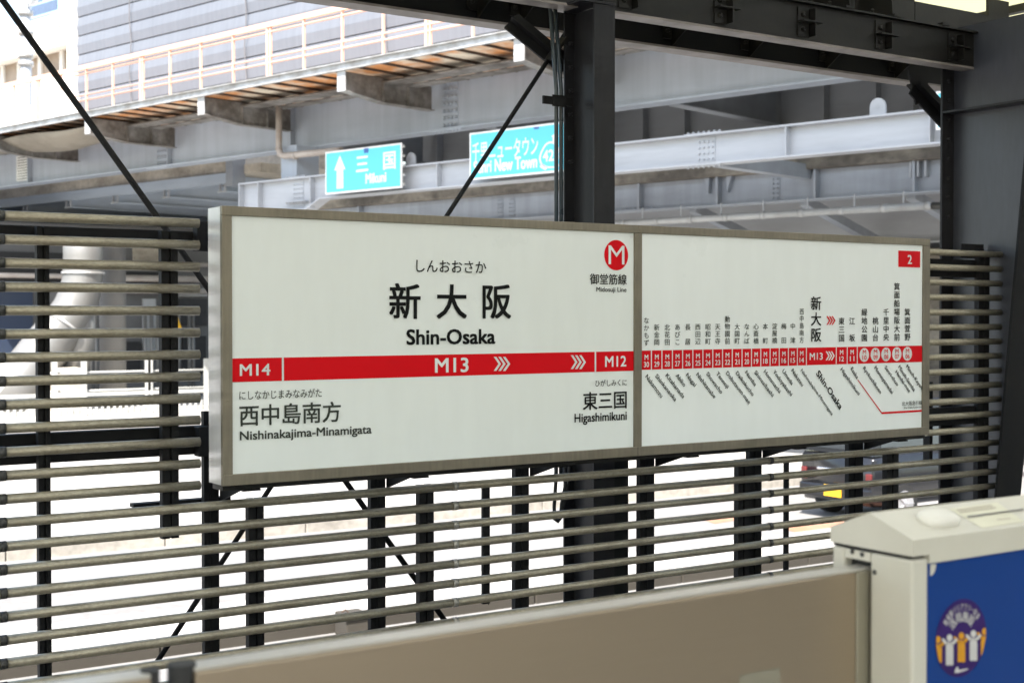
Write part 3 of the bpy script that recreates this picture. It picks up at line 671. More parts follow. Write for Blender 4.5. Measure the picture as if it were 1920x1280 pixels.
# conduits beside the column
CO = thing('conduit_run', 'bundle of dark conduits clipped to the left of the central canopy column', 'conduit', (PY(1047, 300, 5.05)[0], 5.05, 0))
oc = (PY(1047, 300, 5.05)[0], 5.05, 0)
for pxx, r in ((1043, 0.0098), (1052, 0.0098)):
    x = PY(pxx, 300, 5.05)[0]; xt, zt9 = PY(pxx - 12, 5, 5.05); zm9 = PY(pxx, 170, 5.05)[1]; b = MB(oc)
    b.tube([(xt, 5.05, zt9), (x, 5.05, zm9), (x, 5.05, sz0 - 0.12)], r, 12); b.build('conduit', M['conduit'], CO)
b = MB(oc); z = PY(1040, 190, 5.04)[1]; b.box(PY(1018, 190, 5.03)[0], c_x0 + 0.01, 5.025, 5.036, z - 0.018, z + 0.018)
b.box(PY(1034, 190, 5.03)[0], PY(1060, 190, 5.03)[0], 5.02, 5.0245, z - 0.026, z + 0.026); b.build('clamp', M['black'], CO)
CL = thing('cable_loop', 'black drooping cable loop hanging behind the tubes under the sign', 'cable', (PY(1045, 900, 5.0)[0], 5.0, 0))
ol = (PY(1045, 900, 5.0)[0], 5.0, 0)
def pp(px, py, Y=5.0): x, z = PY(px, py, Y); return (x, Y, z)
b = MB(ol); b.tube([pp(1043, 865), pp(1042, 905), pp(1039, 950), pp(1040, 972), pp(1046, 977), pp(1051, 970), pp(1053, 945), pp(1060, 910), pp(1058, 865)], 0.0085, 10); b.build('cable', M['rubber'], CL)
b = MB(ol); b.tube([pp(1068, 865, 5.02), pp(1066, 900, 5.02), pp(1060, 935, 5.02), pp(1050, 973, 5.02), pp(1042, 972, 5.02)], 0.0065, 8); b.build('cable', M['rubber'], CL)

# ------------------------------------------------------------------ platform screen doors
CYN = 1.5                                          # track-side camera-facing plane of the cabinet
XC = PY(1712, 1100, CYN)[0]
CYF = PX(1557, 1000, XC)[0]
zr = PX(1630.5, 961, XC); ze_f = PX(1555, 986, XC)[1]; ze_n = PY(1712, 1013, CYN)[1]; zcap_n = PY(1714, 1041, CYN)[1]; zcap_f = PX(1559, 1017, XC)[1]
cab = thing('door_cabinet', 'ivory platform door cabinet with sloped cap and blue front beside the steel sliding door', 'door cabinet', (XC, CYN, 0))
oc = (XC, CYN, 0)
zcap = (zcap_n + zcap_f) / 2; ze = (ze_n + ze_f) / 2
XB = PY(1743, 1150, CYN)[0]; zbl = PY(1743, 1057, CYN)[1]
b = MB(oc); b.prism([(CYN, zcap), (CYN, ze_n), (zr[0], zr[1]), (CYF, ze_f), (CYF, zcap)], 'x', XC, XB); b.prism([(CYN, zbl + 0.001), (CYN, ze_n), (zr[0], zr[1]), (CYF, ze_f), (CYF, zcap), (CYN + 0.03, zcap), (CYN + 0.03, zbl + 0.001)], 'x', XB, XC + 3.2); cap = b.build('cap', M['cabinet'], cab)
b = MB(oc); b.box(XC + 0.004, XB - 0.001, CYN + 0.012, CYF - 0.004, zcap - 0.006, zcap - 0.0005); b.build('cap_gap', M['rubber'], cab)
DY0, DY1 = 1.600, 1.642
zs = zcap - 0.0065
XB = PY(1743, 1150, CYN)[0]
b = MB(oc); ds = PX(1625, 1065, XC)[1]
# end post: three pieces round the slot the door slides through
b.box(XC + 0.002, XB, CYN + 0.003, DY0 - 0.006, 0, zs); b.build('end_post', M['cabinet'], cab, 0.005)
b = MB(oc); b.box(XC + 0.002, XB, DY1 + 0.010, CYF - 0.003, 0, zs); b.build('end_post', M['cabinet'], cab, 0.005)
b = MB(oc); b.box(XC + 0.0025, XB, DY0 - 0.0055, DY1 + 0.0095, ds + 0.012, zs - 0.001); b.build('end_post', M['cabinet'], cab)
b = MB(oc); b.box(XC + 0.02, XB, DY0 - 0.0055, DY1 + 0.0095, 0, ds + 0.0115); b.build('slot', M['rubber'], cab)
b = MB(oc)
for yy, zz_ in ((DY0 + 0.012, ds + 0.022), (DY1 - 0.008, ds + 0.024), (DY0 - 0.016, ds - 0.004)): b.dome((XC + 0.002, yy, zz_), (-1, 0, 0), 0.0045, 0.003, 8)
b.build('slot_screw', M['ring_dark'], cab)
zbl = PY(1743, 1057, CYN)[1]
b = MB(oc); b.box(XB + 0.0008, XC + 3.2, CYN + 0.004, CYN + 0.02, 0.05, zbl); b.build('front_panel', M['blue'], cab, 0.002)
b = MB(oc); b.box(XB, XC + 3.2, CYN + 0.031, CYF - 0.003, 0, zs - 0.002); b.build('body', M['cabinet'], cab)
BC = Board(PY, CYN + 0.004, cab, oc)
# quarter-round tab at the corner of the blue panel
c0 = BC.P(1743, 1058); rr = 0.0165
BC.emit([(c0[0] + 0.001, c0[1])] + [(c0[0] + 0.001 + rr * 0.9 * math.cos(a), c0[1] - rr * 1.15 * math.sin(a)) for a in [math.pi / 2 * k / 10 for k in range(11)]][::1], [tuple(range(12))[::-1]], 0.0006, M['cabinet'], 'corner_tab')
# seat-like bump and stickers on the sloped cap
nx = Vector((0, -(zr[1] - ze_n), zr[0] - CYN)).normalized()
ny = Vector((0, zr[0] - CYN, zr[1] - ze_n)).normalized()
def slope_pt(px, py):
    d = ray(px, py); P0 = Vector((0, CYN, ze_n)); t = (P0 - EYE).dot(nx) / d.dot(nx); return EYE + d * t
pc_ = slope_pt(1758, 975)
b = MB(oc); seg = 36; L1, L2 = 0.043, 0.026
rings = []
for s, h in ((1.0, 0.0), (1.02, 0.004), (0.97, 0.009), (0.85, 0.0125), (0.55, 0.014)):
    rings.append([pc_ + Vector((1, 0, 0)) * (math.copysign(abs(math.cos(a)) ** 0.7, math.cos(a)) * L1 * s) + ny * (math.copysign(abs(math.sin(a)) ** 0.8, math.sin(a)) * L2 * s) + nx * h for a in [2 * math.pi * k / seg for k in range(seg)]])
vs = [q for r in rings for q in r]
fs = [(i * seg + k, i * seg + (k + 1) % seg, (i + 1) * seg + (k + 1) % seg, (i + 1) * seg + k) for i in range(4) for k in range(seg)] + [tuple(4 * seg + k for k in range(seg))]
b.add(vs, fs, True); b.build('lamp_cover', M['cover'], cap)
def slope_quad(pts, m, lift, name):
    b = MB(oc); b.add([slope_pt(*p) + nx * lift for p in pts], [(0, 1, 2, 3)]); return b.build(name, m, cap)
slope_quad([(1842, 990), (1920, 978), (1870, 942), (1778, 954)], M['cream'], 0.0008, 'label')
slope_quad([(1812, 968), (1920, 954), (1918, 957), (1815, 972)], M['bracket'], 0.0016, 'slit')
for k in range(3):
    x0_, y0_ = 1792 + k * 14, 957 + 0 - k * 0.0
slope_quad([(1796, 958), (1862, 949), (1858, 947), (1792, 956)], M['concrete'], 0.0014, 'label_print')
slope_quad([(1800, 962), (1868, 953), (1865, 951), (1798, 960)], M['concrete'], 0.0014, 'label_print')
slope_quad([(1870, 976), (1896, 973), (1893, 971), (1868, 974)], M['concrete'], 0.0014, 'label_print')
# round sticker with cheering figures
STK = thing('cabinet_sticker', 'round purple sticker with white and amber cheering figures on the blue cabinet front', 'sticker', (*[PY(1801, 1194, CYN + 0.004)[0]], CYN, PY(1801, 1194, CYN + .004)[1]))
os_ = (PY(1801, 1194, CYN + 0.004)[0], CYN, PY(1801, 1194, CYN + 0.004)[1])
BS = Board(PY, CYN + 0.0034, STK, os_)
def zs5(x, y): return 1740 + x / 7.111, 1100 + y / 7.111
sc = zs5(440, 675); rad = 72.5
BS.disc(sc[0], sc[1], rad, M['purple'], 0.0004, 'backing')
cX, cZ = BS.P(*sc); rW = (BS.P(sc[0], sc[1] - rad)[1] - BS.P(sc[0], sc[1] + rad)[1]) / 2
def figure(x, ytop, h, m, hw=38, clip=None):
    """pictogram standing with both arms raised, in enlarged-view pixels"""
    v, f = [], []
    def poly(pts):
        q = [BS.P(*zs5(*p)) for p in pts]
        q = [(cX + (a - cX) * min(1, 0.985 * rW / max(1e-9, math.hypot(a - cX, b_ - cZ))), cZ + (b_ - cZ) * min(1, 0.985 * rW / max(1e-9, math.hypot(a - cX, b_ - cZ)))) for a, b_ in q]
        if sum(q[i][0] * q[(i + 1) % len(q)][1] - q[(i + 1) % len(q)][0] * q[i][1] for i in range(len(q))) < 0: q = q[::-1]
        f.append(tuple(range(len(v), len(v) + len(q)))); v.extend(q)
    poly([(x + hw * math.cos(2 * math.pi * k / 20), ytop + 48 + 48 * math.sin(2 * math.pi * k / 20)) for k in range(20)])
    bw = 50; sh = ytop + 108
    poly([(x - bw, sh + 25), (x - 25, sh), (x + 25, sh), (x + bw, sh + 25), (x + bw, sh + h - 10), (x + bw - 12, sh + h), (x + 8, sh + h), (x, sh + h - 10), (x - 8, sh + h), (x - bw + 12, sh + h), (x - bw, sh + h - 10)])
    for s in (-1, 1):
        poly([(x + s * 22, sh + 6), (x + s * 40, sh + 50), (x + s * 58, sh + 30), (x + s * 104, sh - 32), (x + s * 100, sh - 52), (x + s * 82, sh - 54)])
    BS.emit(v, f, 0.0010 if m is M['amber'] else 0.0013, m, 'figure')
figure(128, 650, 250, M['amber']); figure(750, 542, 260, M['amber']); figure(440, 598, 292, M['amber']); figure(280, 625, 305, M['sticker']); figure(598, 570, 300, M['sticker'])
def arc_text(txt, r, a0, a1, size, bold):
    v, f = [], []; n = len(txt)
    for i, ch in enumerate(txt):
        a = a0 + (a1 - a0) * (i + 0.5) / n
        g_, gf = glyphs(ch, bold); k = len(v)
        ca, sa = math.sin(a), math.cos(a)
        for q in g_:
            lx, lz = (q[0] - 0.5) * size * (0.62 if n > 8 else 0.9), (q[1] - 0.38) * size
            v.append((cX + (r + lz) * ca + lx * sa, cZ + 0.01 * rW + (r + lz) * sa - lx * ca, q[2]))
        f += [tuple(k + j for j in p) for p in gf]
    BS.emit(v, f, 0.0016, M['sticker'], 'lettering')
arc_text('鉄道駅バリアフリー料金', rW * 0.79, -1.02, 1.02, rW * 0.20, 0.01)
arc_text('活用施設', rW * 0.545, -0.98, 0.98, rW * 0.29, 0.012)
BS.polys([[zs5(345, 1140), zs5(350, 1110), zs5(372, 1060), zs5(392, 1062), zs5(405, 1100), zs5(525, 1078), zs5(525, 1095), zs5(400, 1138)]], M['sticker'], 0.0012, 'maker_mark')
# sliding doors
def door(name, x0, x1, label):
    t = thing(name, label, 'platform door', ((x0 + x1) / 2, DY0, 0), 0, 'platform screen doors'); o = ((x0 + x1) / 2, DY0, 0)
    b = MB(o); b.box(x0 + 0.02, x1 - (0.085 if x1 > 1 else 0.02), DY0, DY1, 0.06, ds - 0.004); b.build('leaf', M['door'], t, 0.003)
    b = MB(o); b.box(x0 + 0.02, x1 - 0.02, DY0 + 0.003, DY1 - 0.003, ds - 0.0035, ds); b.build('top_strip', M['door_top'], t)
    if x1 > 1: b = MB(o); b.box(x1 - 0.0845, x1, DY0 - 0.001, DY1 + 0.001, 0.06, ds - 0.0045); b.build('stile', M['door_plain'], t, 0.002)
    return t, o
xm_d = PY(322, 1270, DY0)[0]
def door_label(t, o):
    B_ = Board(PY, DY0, t, o); q0, q1 = PY(1386, 1272, DY0), PY(1462, 1272, DY0); z1_ = PY(1420, 1258, DY0)[1]
    B_.emit([(q0[0], z1_ - 0.07), (q1[0], z1_ - 0.07), (q1[0], z1_), (q0[0], z1_)], [(0, 1, 2, 3)], 0.0008, M['door_plain'], 'label')
t, o = door('sliding_door', xm_d + 0.01, XC + 0.06, 'brown satin steel sliding door leaf running into the ivory cabinet')
door_label(t, o)
b = MB(o); b.tube([(xm_d + 0.020, (DY0 + DY1) / 2, 0.06), (xm_d + 0.020, (DY0 + DY1) / 2, ds + 0.004)], 0.018, 14); b.build('rubber_edge', M['rubber'], t)
t, o = door('sliding_door', xm_d - 1.6, xm_d - 0.005, 'second steel sliding door leaf left of the black rubber edge')
b = MB(o); b.tube([(xm_d - 0.02, (DY0 + DY1) / 2, 0.06), (xm_d - 0.02, (DY0 + DY1) / 2, ds + 0.002)], 0.012, 14); b.build('rubber_edge', M['rubber'], t)

# ------------------------------------------------------------------ background viaduct, axes: a along, n across (away), z up
def aN(px, N, py=300): return PN(px, py, N)[0]
def zN(px, py, N): return PN(px, py, N)[1]
NW, NG = 20.0, 23.0
AL, AR = aN(-260, NG) - 30, aN(2050, NG)
zf1, zf0 = zN(500, 144.5, NW), zN(500, 159, NW)
GV = bthing('road_viaduct', 'large pale grey plate girder viaduct with rivet splices crossing behind the station sign', 'viaduct')
zgb = zN(700, 264, NG)
b = MB(); b.box(AL, AR, NG, NG + 0.03, zgb + 0.04, zf0 + 0.25); girder = b.build('main_girder', M['grey'], GV)
b = MB(); b.box(AL, AR, NG - 0.22, NG + 0.25, zgb, zgb + 0.0395); b.build('girder_flange', M['grey'], GV)
for px_ in (60, 322, 553, 1100):
    a = aN(px_, NG); b = MB(); b.box(a - 0.02, a + 0.02, NG - 0.17, NG - 0.0005, zgb + 0.0405, zf0 + 0.2); b.build('web_stiffener', M['grey'], GV)
def rivets(parent, a, N, z0, z1, cols_=4, dx=0.125, dz=0.165, plate=True, m=None, name='splice_plate', r=0.05):
    b = MB(); wv = dx * cols_
    if plate: b.box(a - wv / 2, a + wv / 2, N - 0.016, N - 0.0005, z0, z1)
    for i in range(cols_):
        z = z0 + dz * 0.5
        while z < z1 - 0.03:
            b.dome((a - wv / 2 + dx * (i + 0.5), N - 0.016, z), (0, -1, 0), r, r * 1.3, 6); z += dz
    return b.build(name, m or M['grey'], parent)
rivets(GV, aN(305, NG), NG, zgb + 0.06, zf0 + 0.1); rivets(GV, aN(845, NG), NG, zgb + 0.06, zf0 + 0.1)
for px_ in (305, 845):
    a = aN(px_, NG); b = MB(); b.box(a - 0.55, a + 0.55, NG - 0.215, NG - 0.03, zgb - 0.016, zgb - 0.0005)
    for i in range(9):
        for j in range(2): b.dome((a - 0.48 + i * 0.12, NG - 0.17 + j * 0.09, zgb - 0.016), (0, 0, -1), 0.032, 0.035, 6)
    b.build('flange_splice', M['grey'], GV)
# deck slab above, stepped in depth to steer daylight, and second girder with cross frames
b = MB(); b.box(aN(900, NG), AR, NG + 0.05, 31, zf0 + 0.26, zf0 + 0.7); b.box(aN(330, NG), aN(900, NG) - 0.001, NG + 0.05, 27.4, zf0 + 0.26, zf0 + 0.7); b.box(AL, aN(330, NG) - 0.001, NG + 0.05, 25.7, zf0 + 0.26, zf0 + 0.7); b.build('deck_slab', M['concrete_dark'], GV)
N2 = 27.5
z2 = zN(1400, 252, N2)
b = MB(); b.box(aN(760, N2), AR, N2, N2 + 0.03, zgb - 1.4, zf0 + 0.255); b.build('inner_girder', M['grey_dark'], GV)
for px_ in (830, 1060, 1215, 1293, 1462, 1553, 1650, 1720):
    a = aN(px_, N2); b = MB(); b.box(a - 0.02, a + 0.02, N2 - 0.25, N2 - 0.0005, zgb - 1.39, zf0 + 0.25); b.build('web_stiffener', M['grey_dark'], GV)
for px_ in (575, 905, 1250, 1850):
    a = aN(px_, NG); b = MB(); b.box(a - 0.015, a + 0.015, NG + 0.031, N2 - 0.2505, zgb + 0.02, zf0 + 0.25); b.box(a - 0.15, a + 0.15, NG + 0.26, N2 - 0.26, zgb - 0.015, zgb + 0.0195); b.build('cross_frame', M['grey_mid'], GV)
for i in range(5):
    a = AL + 8 + i * 11
# walkway
WK = bthing('walkway', 'galvanised maintenance walkway with rusty underside cantilevered from the big girder', 'walkway')
b = MB(); b.box(AL, AR, NW, NW + 0.02, zf0, zf1); b.box(AL, AR, NW - 0.07, NW - 0.0005, zf1 - 0.02, zf1); b.box(AL, AR, NW - 0.07, NW - 0.0005, zf0, zf0 + 0.02); b.build('edge_channel', M['galv'], WK)
b = MB(); b.box(AL, AR, NW + 0.021, NG - 0.01, zf0 + 0.10, zf0 + 0.14); b.build('deck', M['rust'], WK)
b = MB(); a = AL
while a < AR:
    b.box(a, a + 0.05, NW + 0.022, NG - 0.02, zf0 + 0.05, zf0 + 0.0995); a += 0.76
o = b.build('deck_rib', M['rust_dark'], WK); o['kind'] = 'stuff'
b = MB(); b.box(AL, AR, NW + 1.45, NW + 1.47, zf0 - 0.09, zf0 - 0.001); b.box(AL, AR, NW + 1.2, NW + 1.72, zf0 - 0.115, zf0 - 0.0905); b.box(AL, AR, NW + 1.95, NW + 2.3, zf0 - 0.10, zf0 - 0.07); b.build('stringer', M['bracket'], WK)
A0 = aN(640, NW); DA = (aN(965, NW) - aN(160, NW)) / 3.0
for k in range(-3, 5):
    a = A0 + DA * k
    if a > AR: continue
    b = MB()
    zt_, zb0, zb1_ = zf0 - 0.002, zf0 - 0.42, zf0 - 0.56
    b.prism([(NW + 0.02, zt_), (NG - 0.18, zt_), (NG - 0.18, zb1_), (NW + 1.2, zb1_), (NW + 0.02, zb0)], 'x', a - 0.012, a + 0.012)
    b.bar((a, NW + 0.02, zb0 - 0.012), (a, NW + 1.2, zb1_ - 0.012), 0.24, 0.022); b.box(a - 0.12, a + 0.12, NW + 1.2, NG - 0.18, zb1_ - 0.023, zb1_ - 0.001)
    for n_ in (1.2, 2.0): b.box(a - 0.11, a + 0.11, NW + n_, NW + n_ + 0.015, zb1_ + 0.001, zt_ - 0.12)
    br = b.build('bracket', M['bracket'], WK)
    b = MB(); b.box(a - 0.14, a + 0.14, NW - 0.0, NW + 0.0195, zb0 - 0.03, zf0 - 0.001); b.build('bracket_end', M['galv'], br)
b = MB(); b.box(aN(150, NG - 0.1), AR, NG - 0.14, NG - 0.06, zf0 + 0.141, zf1 + 0.42); b.box(AL - 8, aN(148, NG - 0.1), NG - 0.14, NG - 0.06, zf0 + 0.141, zf1 + 1.35); b.build('parapet', M['wallwhite'], WK)
# tarpaulin sagging under the walkway on the left
b = MB(); ta0, ta1 = aN(-40, NW + 1), aN(215, NW + 1.0)
nn_, mm_ = 14, 6; vs = []
for i in range(nn_ + 1):
    for j in range(mm_ + 1):
        u, v_ = i / nn_, j / mm_
        sag = 0.35 * math.sin(math.pi * min(1, max(0, u))) * math.sin(math.pi * v_) + 0.05 * math.sin(9 * u + 3 * v_)
        vs.append((ta0 + (ta1 - ta0) * u, NW + 0.25 + 2.0 * v_, zf0 - 0.13 - sag))
fs = [(i * (mm_ + 1) + j, (i + 1) * (mm_ + 1) + j, (i + 1) * (mm_ + 1) + j + 1, i * (mm_ + 1) + j + 1) for i in range(nn_) for j in range(mm_)]
b.add(vs, fs, True); o = b.build('tarpaulin', M['tarp']); o.rotation_euler = (0, 0, BROT); sm = o.modifiers.new('s', 'SOLIDIFY'); sm.thickness = 0.01
tag(o, 'beige tarpaulin sagging beneath the far left end of the walkway', 'tarpaulin')
# railing
RL = bthing('walkway_railing', 'salmon pink pipe railing along the outer edge of the walkway', 'railing')
RN = NW + 0.06; zr0 = zf1
def rail(zoff, r, m='salmon', lo=AL, hi=AR):
    b = MB(); b.tube([(lo, RN, zr0 + zoff), (hi, RN, zr0 + zoff)], r, 8); b.build('rail', M[m], RL)
b = MB(); b.box(AL, AR, RN - 0.05, RN + 0.05, zr0 + 1.17, zr0 + 1.29); b.build('top_rail', M['salmon'], RL)
aX = aN(140, RN)
rail(1.06, 0.03, lo=aX); rail(0.47, 0.025, lo=aX); rail(0.33, 0.025, lo=aX)
for k in range(-20, 30):
    a = aN(265, RN) + k * 1.345
    if a < AL or a > AR: continue
    b = MB(); wv = 0.07 if k % 4 == 0 else 0.035
    b.box(a - wv / 2, a + wv / 2, RN + 0.0 - 0.03, RN + 0.03, zr0 + 0.001, zr0 + 1.169)
    if k % 4 == 0: b.box(a + 0.09, a + 0.13, RN - 0.03, RN + 0.03, zr0 + 0.001, zr0 + 1.169)
    b.build('post', M['salmon'], RL)
# noise barrier
NBN = NG + 0.1
NB = bthing('noise_barrier', 'tall grey louvred noise barrier standing above the pink railing', 'noise barrier')
ab0 = aN(151, NBN)
zb_ = zf1 + 0.30; pit = 0.60
prof = []
for k in range(16):
    z = zb_ + k * pit
    prof += [(NBN - 0.08, z), (NBN - 0.112, z + 0.28), (NBN - 0.07, z + 0.565), (NBN - 0.01, z + 0.566), (NBN - 0.01, z + 0.599)]
prof = prof + [(NBN + 0.12, zb_ + 16 * pit), (NBN + 0.12, zb_)]
b = MB(); b.prism(prof, 'x', ab0, AR); b.build('louvre_panel', M['barrier'], NB)
b = MB(); b.box(ab0 - 0.36, ab0 - 0.002, NBN - 0.25, NBN + 0.1, zf0 + 0.145, zb_ + 16 * pit); b.build('end_post', M['wallwhite'], NB)
for px_ in (256, 472, 735):
    a = aN(px_, NBN); b = MB()
    b.tube([(a + 0.05 * math.sin(k * 1.7), NBN - 0.2, zb_ + k * 0.5) for k in range(20)], 0.016, 6); b.build('hanging_cable', M['cable'], NB)
# drain pipe
def pn(px, py, N): a, z = PN(px, py, N); return (a, N, z)
b = MB(); ND = 22.02
p0, p1 = pn(523, 190, ND), pn(523, 280, ND)
p2 = (p1[0] + 0.06, ND, p1[2] - 0.13); e = pn(640, 292, ND); b.tube([p0, p1, p2, (p2[0] + 0.16, ND, p2[2] - 0.06), (e[0], ND, p2[2] - 0.10)], 0.085, 12)
b.tube([(p1[0], ND, p1[2] + 0.02), (p1[0], ND, p1[2] - 0.03)], 0.10, 12); b.tube([pn(553, 292, ND), pn(556, 292, ND)], 0.1, 12)
o = b.build('drain_pipe', M['pipe_beige']); o.rotation_euler = (0, 0, BROT); tag(o, 'beige drain pipe with an elbow hanging below the walkway bracket', 'drain pipe')
# maker plate
NPT = bthing('notice_plate', 'small white notice plate with rows of print on the grey girder', 'notice')
b = MB(); a0, a1 = aN(31, NG - .02), aN(58, NG - .02); z1_, z0_ = zN(45, 291, NG - .02), zN(45, 339, NG - .02)
b.box(a0, a1, NG - 0.03, NG - 0.012, z0_, z1_); b.build('plate', M['white'], NPT)
b = MB(); random.seed(3)
for k in range(9):
    zz_ = z1_ - (z1_ - z0_) * (k + 0.8) / 9.6; x_ = a0 + (a1 - a0) * 0.1
    while x_ < a0 + (a1 - a0) * 0.85:
        l = (a1 - a0) * random.uniform(0.06, 0.2); b.box(x_, min(x_ + l, a1 - 0.02), NG - 0.034, NG - 0.0305, zz_ - 0.012, zz_ + 0.012); x_ += l + 0.02
b.build('print', M['ink_grey'], NPT)
# sign gantry beam
NS = 21.9
GB = bthing('sign_gantry', 'white painted gantry beam with bolted splice carrying the blue road signs', 'gantry')
zt_s = zN(800, 311, NS); zb_s = zN(800, 354, NS)
aL_, aR_ = aN(458, NS), aN(2000, NS); ah0, ah1 = aN(581, NS), aN(608, NS); zlow = zN(581, 392, NS)
b = MB(); b.prism([(aL_, zlow), (ah0, zlow), (ah1, zb_s), (aR_, zb_s), (aR_, zt_s), (aL_, zt_s)], 'y', NS, NS + 0.02); b.build('web', M['beam_white'], GB)
b = MB(); b.box(aL_, aR_, NS - 0.17, NS + 0.19, zt_s + 0.0005, zt_s + 0.035); b.build('top_flange', M['beam_white'], GB)
b = MB(); b.box(ah1 + 0.0, aR_, NS - 0.17, NS + 0.19, zb_s - 0.035, zb_s - 0.0005); b.box(aL_, ah0, NS - 0.17, NS + 0.19, zlow - 0.035, zlow - 0.0005); b.bar((ah0, NS + 0.01, zlow - 0.018), (ah1, NS + 0.01, zb_s - 0.018), 0.36, 0.034); b.build('bottom_flange', M['beam_white'], GB)
b = MB(); b.box(aL_ - 0.03, aL_ - 0.0005, NS - 0.17, NS + 0.19, zlow - 0.035, zt_s + 0.035); b.build('end_plate', M['beam_white'], GB)
for px_ in (492, 590, 828, 1130, 1481, 1750):
    a = aN(px_, NS); b = MB(); b.box(a - 0.012, a + 0.012, NS - 0.16, NS - 0.0005, (zb_s if px_ > 600 else zlow) + 0.001, zt_s - 0.001); b.build('stiffener', M['beam_white'], GB)
for px_ in (560, 1325):
    a = aN(px_, NS); rivets(GB, a, NS, (zb_s if px_ > 600 else zlow) + 0.03, zt_s - 0.03, 4, 0.1, 0.11, m=M['beam_white'], r=0.026)
    b = MB()
    for zz_, up in ((zt_s + 0.035, 1), (zb_s - 0.036, -1)):
        b.box(a - 0.42, a + 0.42, NS - 0.16, NS - 0.02, zz_ + (0.0005 if up > 0 else -0.0145), zz_ + (0.0145 if up > 0 else -0.0005))
        for i in range(7): b.dome((a - 0.36 + i * 0.12, NS - 0.1, zz_ + up * 0.0145), (0, 0, up), 0.028, 0.04, 6)
    b.build('flange_splice', M['beam_white'], GB)
for px_, py_ in ((771, 312), (1646, 207)):
    a = aN(px_, NS); z = zt_s + 0.036; b = MB(); sg = 16
    outer = [(a + 0.15 * math.cos(math.pi * k / sg), z + 0.16 + 0.15 * math.sin(math.pi * k / sg)) for k in range(sg + 1)] + [(a - 0.15, z), (a + 0.15, z)]
    b.prism(outer, 'y', NS - 0.02, NS + 0.02); lg = b.build('lifting_lug', M['beam_white'], GB)
    b = MB(); b.tube([(a, NS - 0.026, z + 0.16), (a, NS - 0.0205, z + 0.16)], 0.04, 12); b.build('hole', M['grey_dark'], lg)
b = MB(); pa0, pa1 = aN(527, 22.2), aN(556, 22.2); b.box(pa0, pa1, 22.2, 22.94, zt_s + 0.036, zgb - 0.0005); b.build('hanger_post', M['grey'], GB)
b = MB(); b.box(aN(1325, NS), aN(1325, NS) + 0.26, NS + 0.2, 25.4, zb_s - 0.05, zb_s + 0.25); b.build('strut', M['grey_mid'], GB)
b = MB(); b.box(aN(1870, NS), aN(1870, NS) + 0.3, NS + 0.02, NG + 0.2, zt_s + 0.036, zgb - 0.0005); b.build('hanger_post', M['grey'], GB)

def sign_board(name, label, N, TL, TR, BL, extra_right=0):
    a0 = aN(TL[0], N, TL[1]); a1 = aN(TR[0], N, TR[1]) + extra_right; z1 = (zN(*TL, N) + zN(*TR, N)) / 2; z0 = zN(*BL, N)
    t = bthing(name, label, 'road sign', (a0 + a1) / 2, N, z0, 'blue road signs on the gantry'); o = ((a0 + a1) / 2, N, z0)
    b = MB(o); b.box(a0, a1, N, N + 0.03, z0, z1); b.build('border', M['roadwhite'], t)
    b = MB(o); b.box(a0 + 0.04, a1 - 0.04, N - 0.004, N - 0.0005, z0 + 0.04, z1 - 0.04); b.build('face', M['roadsign'], t)
    b = MB(o)
    for k in range(5): 
        zz_ = z0 + 0.08 + (z1 - z0 - 0.16) * k / 4; b.box(a1 - 0.06, a1 + 0.05, N + 0.031, N + 0.07, zz_ - 0.03, zz_ + 0.03)
    b.build('channel', M['galv'], t)
    b = MB(o)
    for q_ in (0.25, 0.75):
        a = a0 + (a1 - a0) * q_; b.box(a - 0.04, a + 0.04, N + 0.0705, NS - 0.1705, z0 + 0.1, z1 - 0.1)
    b.build('arm', M['galv'], t)
    return t, Board(PN, N - 0.004, t, o), (a0, a1, z0, z1)
NSG = 21.55
t, B1, ex = sign_board('road_sign', 'blue road sign with white up arrow reading Mikuni on the white gantry', NSG, (610, 286), (753, 267.5), (611, 365))
RW = M['roadwhite']
def zr8(x, y): return 600 + x / 4.0, 220 + y / 4.0
B1.polys([[zr8(150, 285), zr8(108, 400), zr8(127, 397), zr8(125, 537), zr8(176, 532), zr8(174, 390), zr8(191, 390)]], RW, 0.004, 'arrow')
B1.polys([[zr8(277, 297), zr8(360, 287), zr8(360, 303), zr8(277, 313)], [zr8(280, 346), zr8(355, 337), zr8(355, 353), zr8(280, 362)], [zr8(272, 396), zr8(363, 385), zr8(363, 402), zr8(272, 413)]], RW, 0.004, 'lettering')
B1.fit('国', (*zr8(475, 258), *zr8(568, 390)), RW, 0.02, 0.004)
B1.fit('Mikuni', (*zr8(342, 415), *zr8(498, 492)), RW, 0.03, 0.004)
B1.polys([[zr8(328, 236), zr8(365, 230), zr8(364, 265), zr8(330, 270)]], M['bluetape'], 0.002, 'tape_patch')
t, B2, ex = sign_board('road_sign', 'blue road sign reading Senri New Town with route shield beside the central column', NSG, (880.5, 248.5), (1056, 230), (881, 338), 0.28)
B2.fit('千里ニュータウン', (*zr8(1142, 165), *zr8(1636, 310)), RW, 0.012, 0.004)
B2.fit('Senri New Town', (*zr8(1152, 305), *zr8(1630, 402)), RW, 0.03, 0.004)
sh_c = zr8(1732, 290)
def shield(cx_, cy_, w_, h_, n=30):
    pts = []
    for k in range(n):
        a = 2 * math.pi * k / n; r = 1 + 0.09 * math.cos(3 * a + math.pi / 2 * 1)
        pts.append((cx_ + w_ * r * math.cos(a), cy_ - h_ * r * math.sin(a) - 0.0 * 1))
    return pts
o1 = shield(sh_c[0], sh_c[1], 21.5, 25); i1 = shield(sh_c[0], sh_c[1], 18.5, 21.8)
B2.polys([[o1[k], o1[(k + 1) % 30], i1[(k + 1) % 30], i1[k]] for k in range(30)], RW, 0.004, 'route_shield')
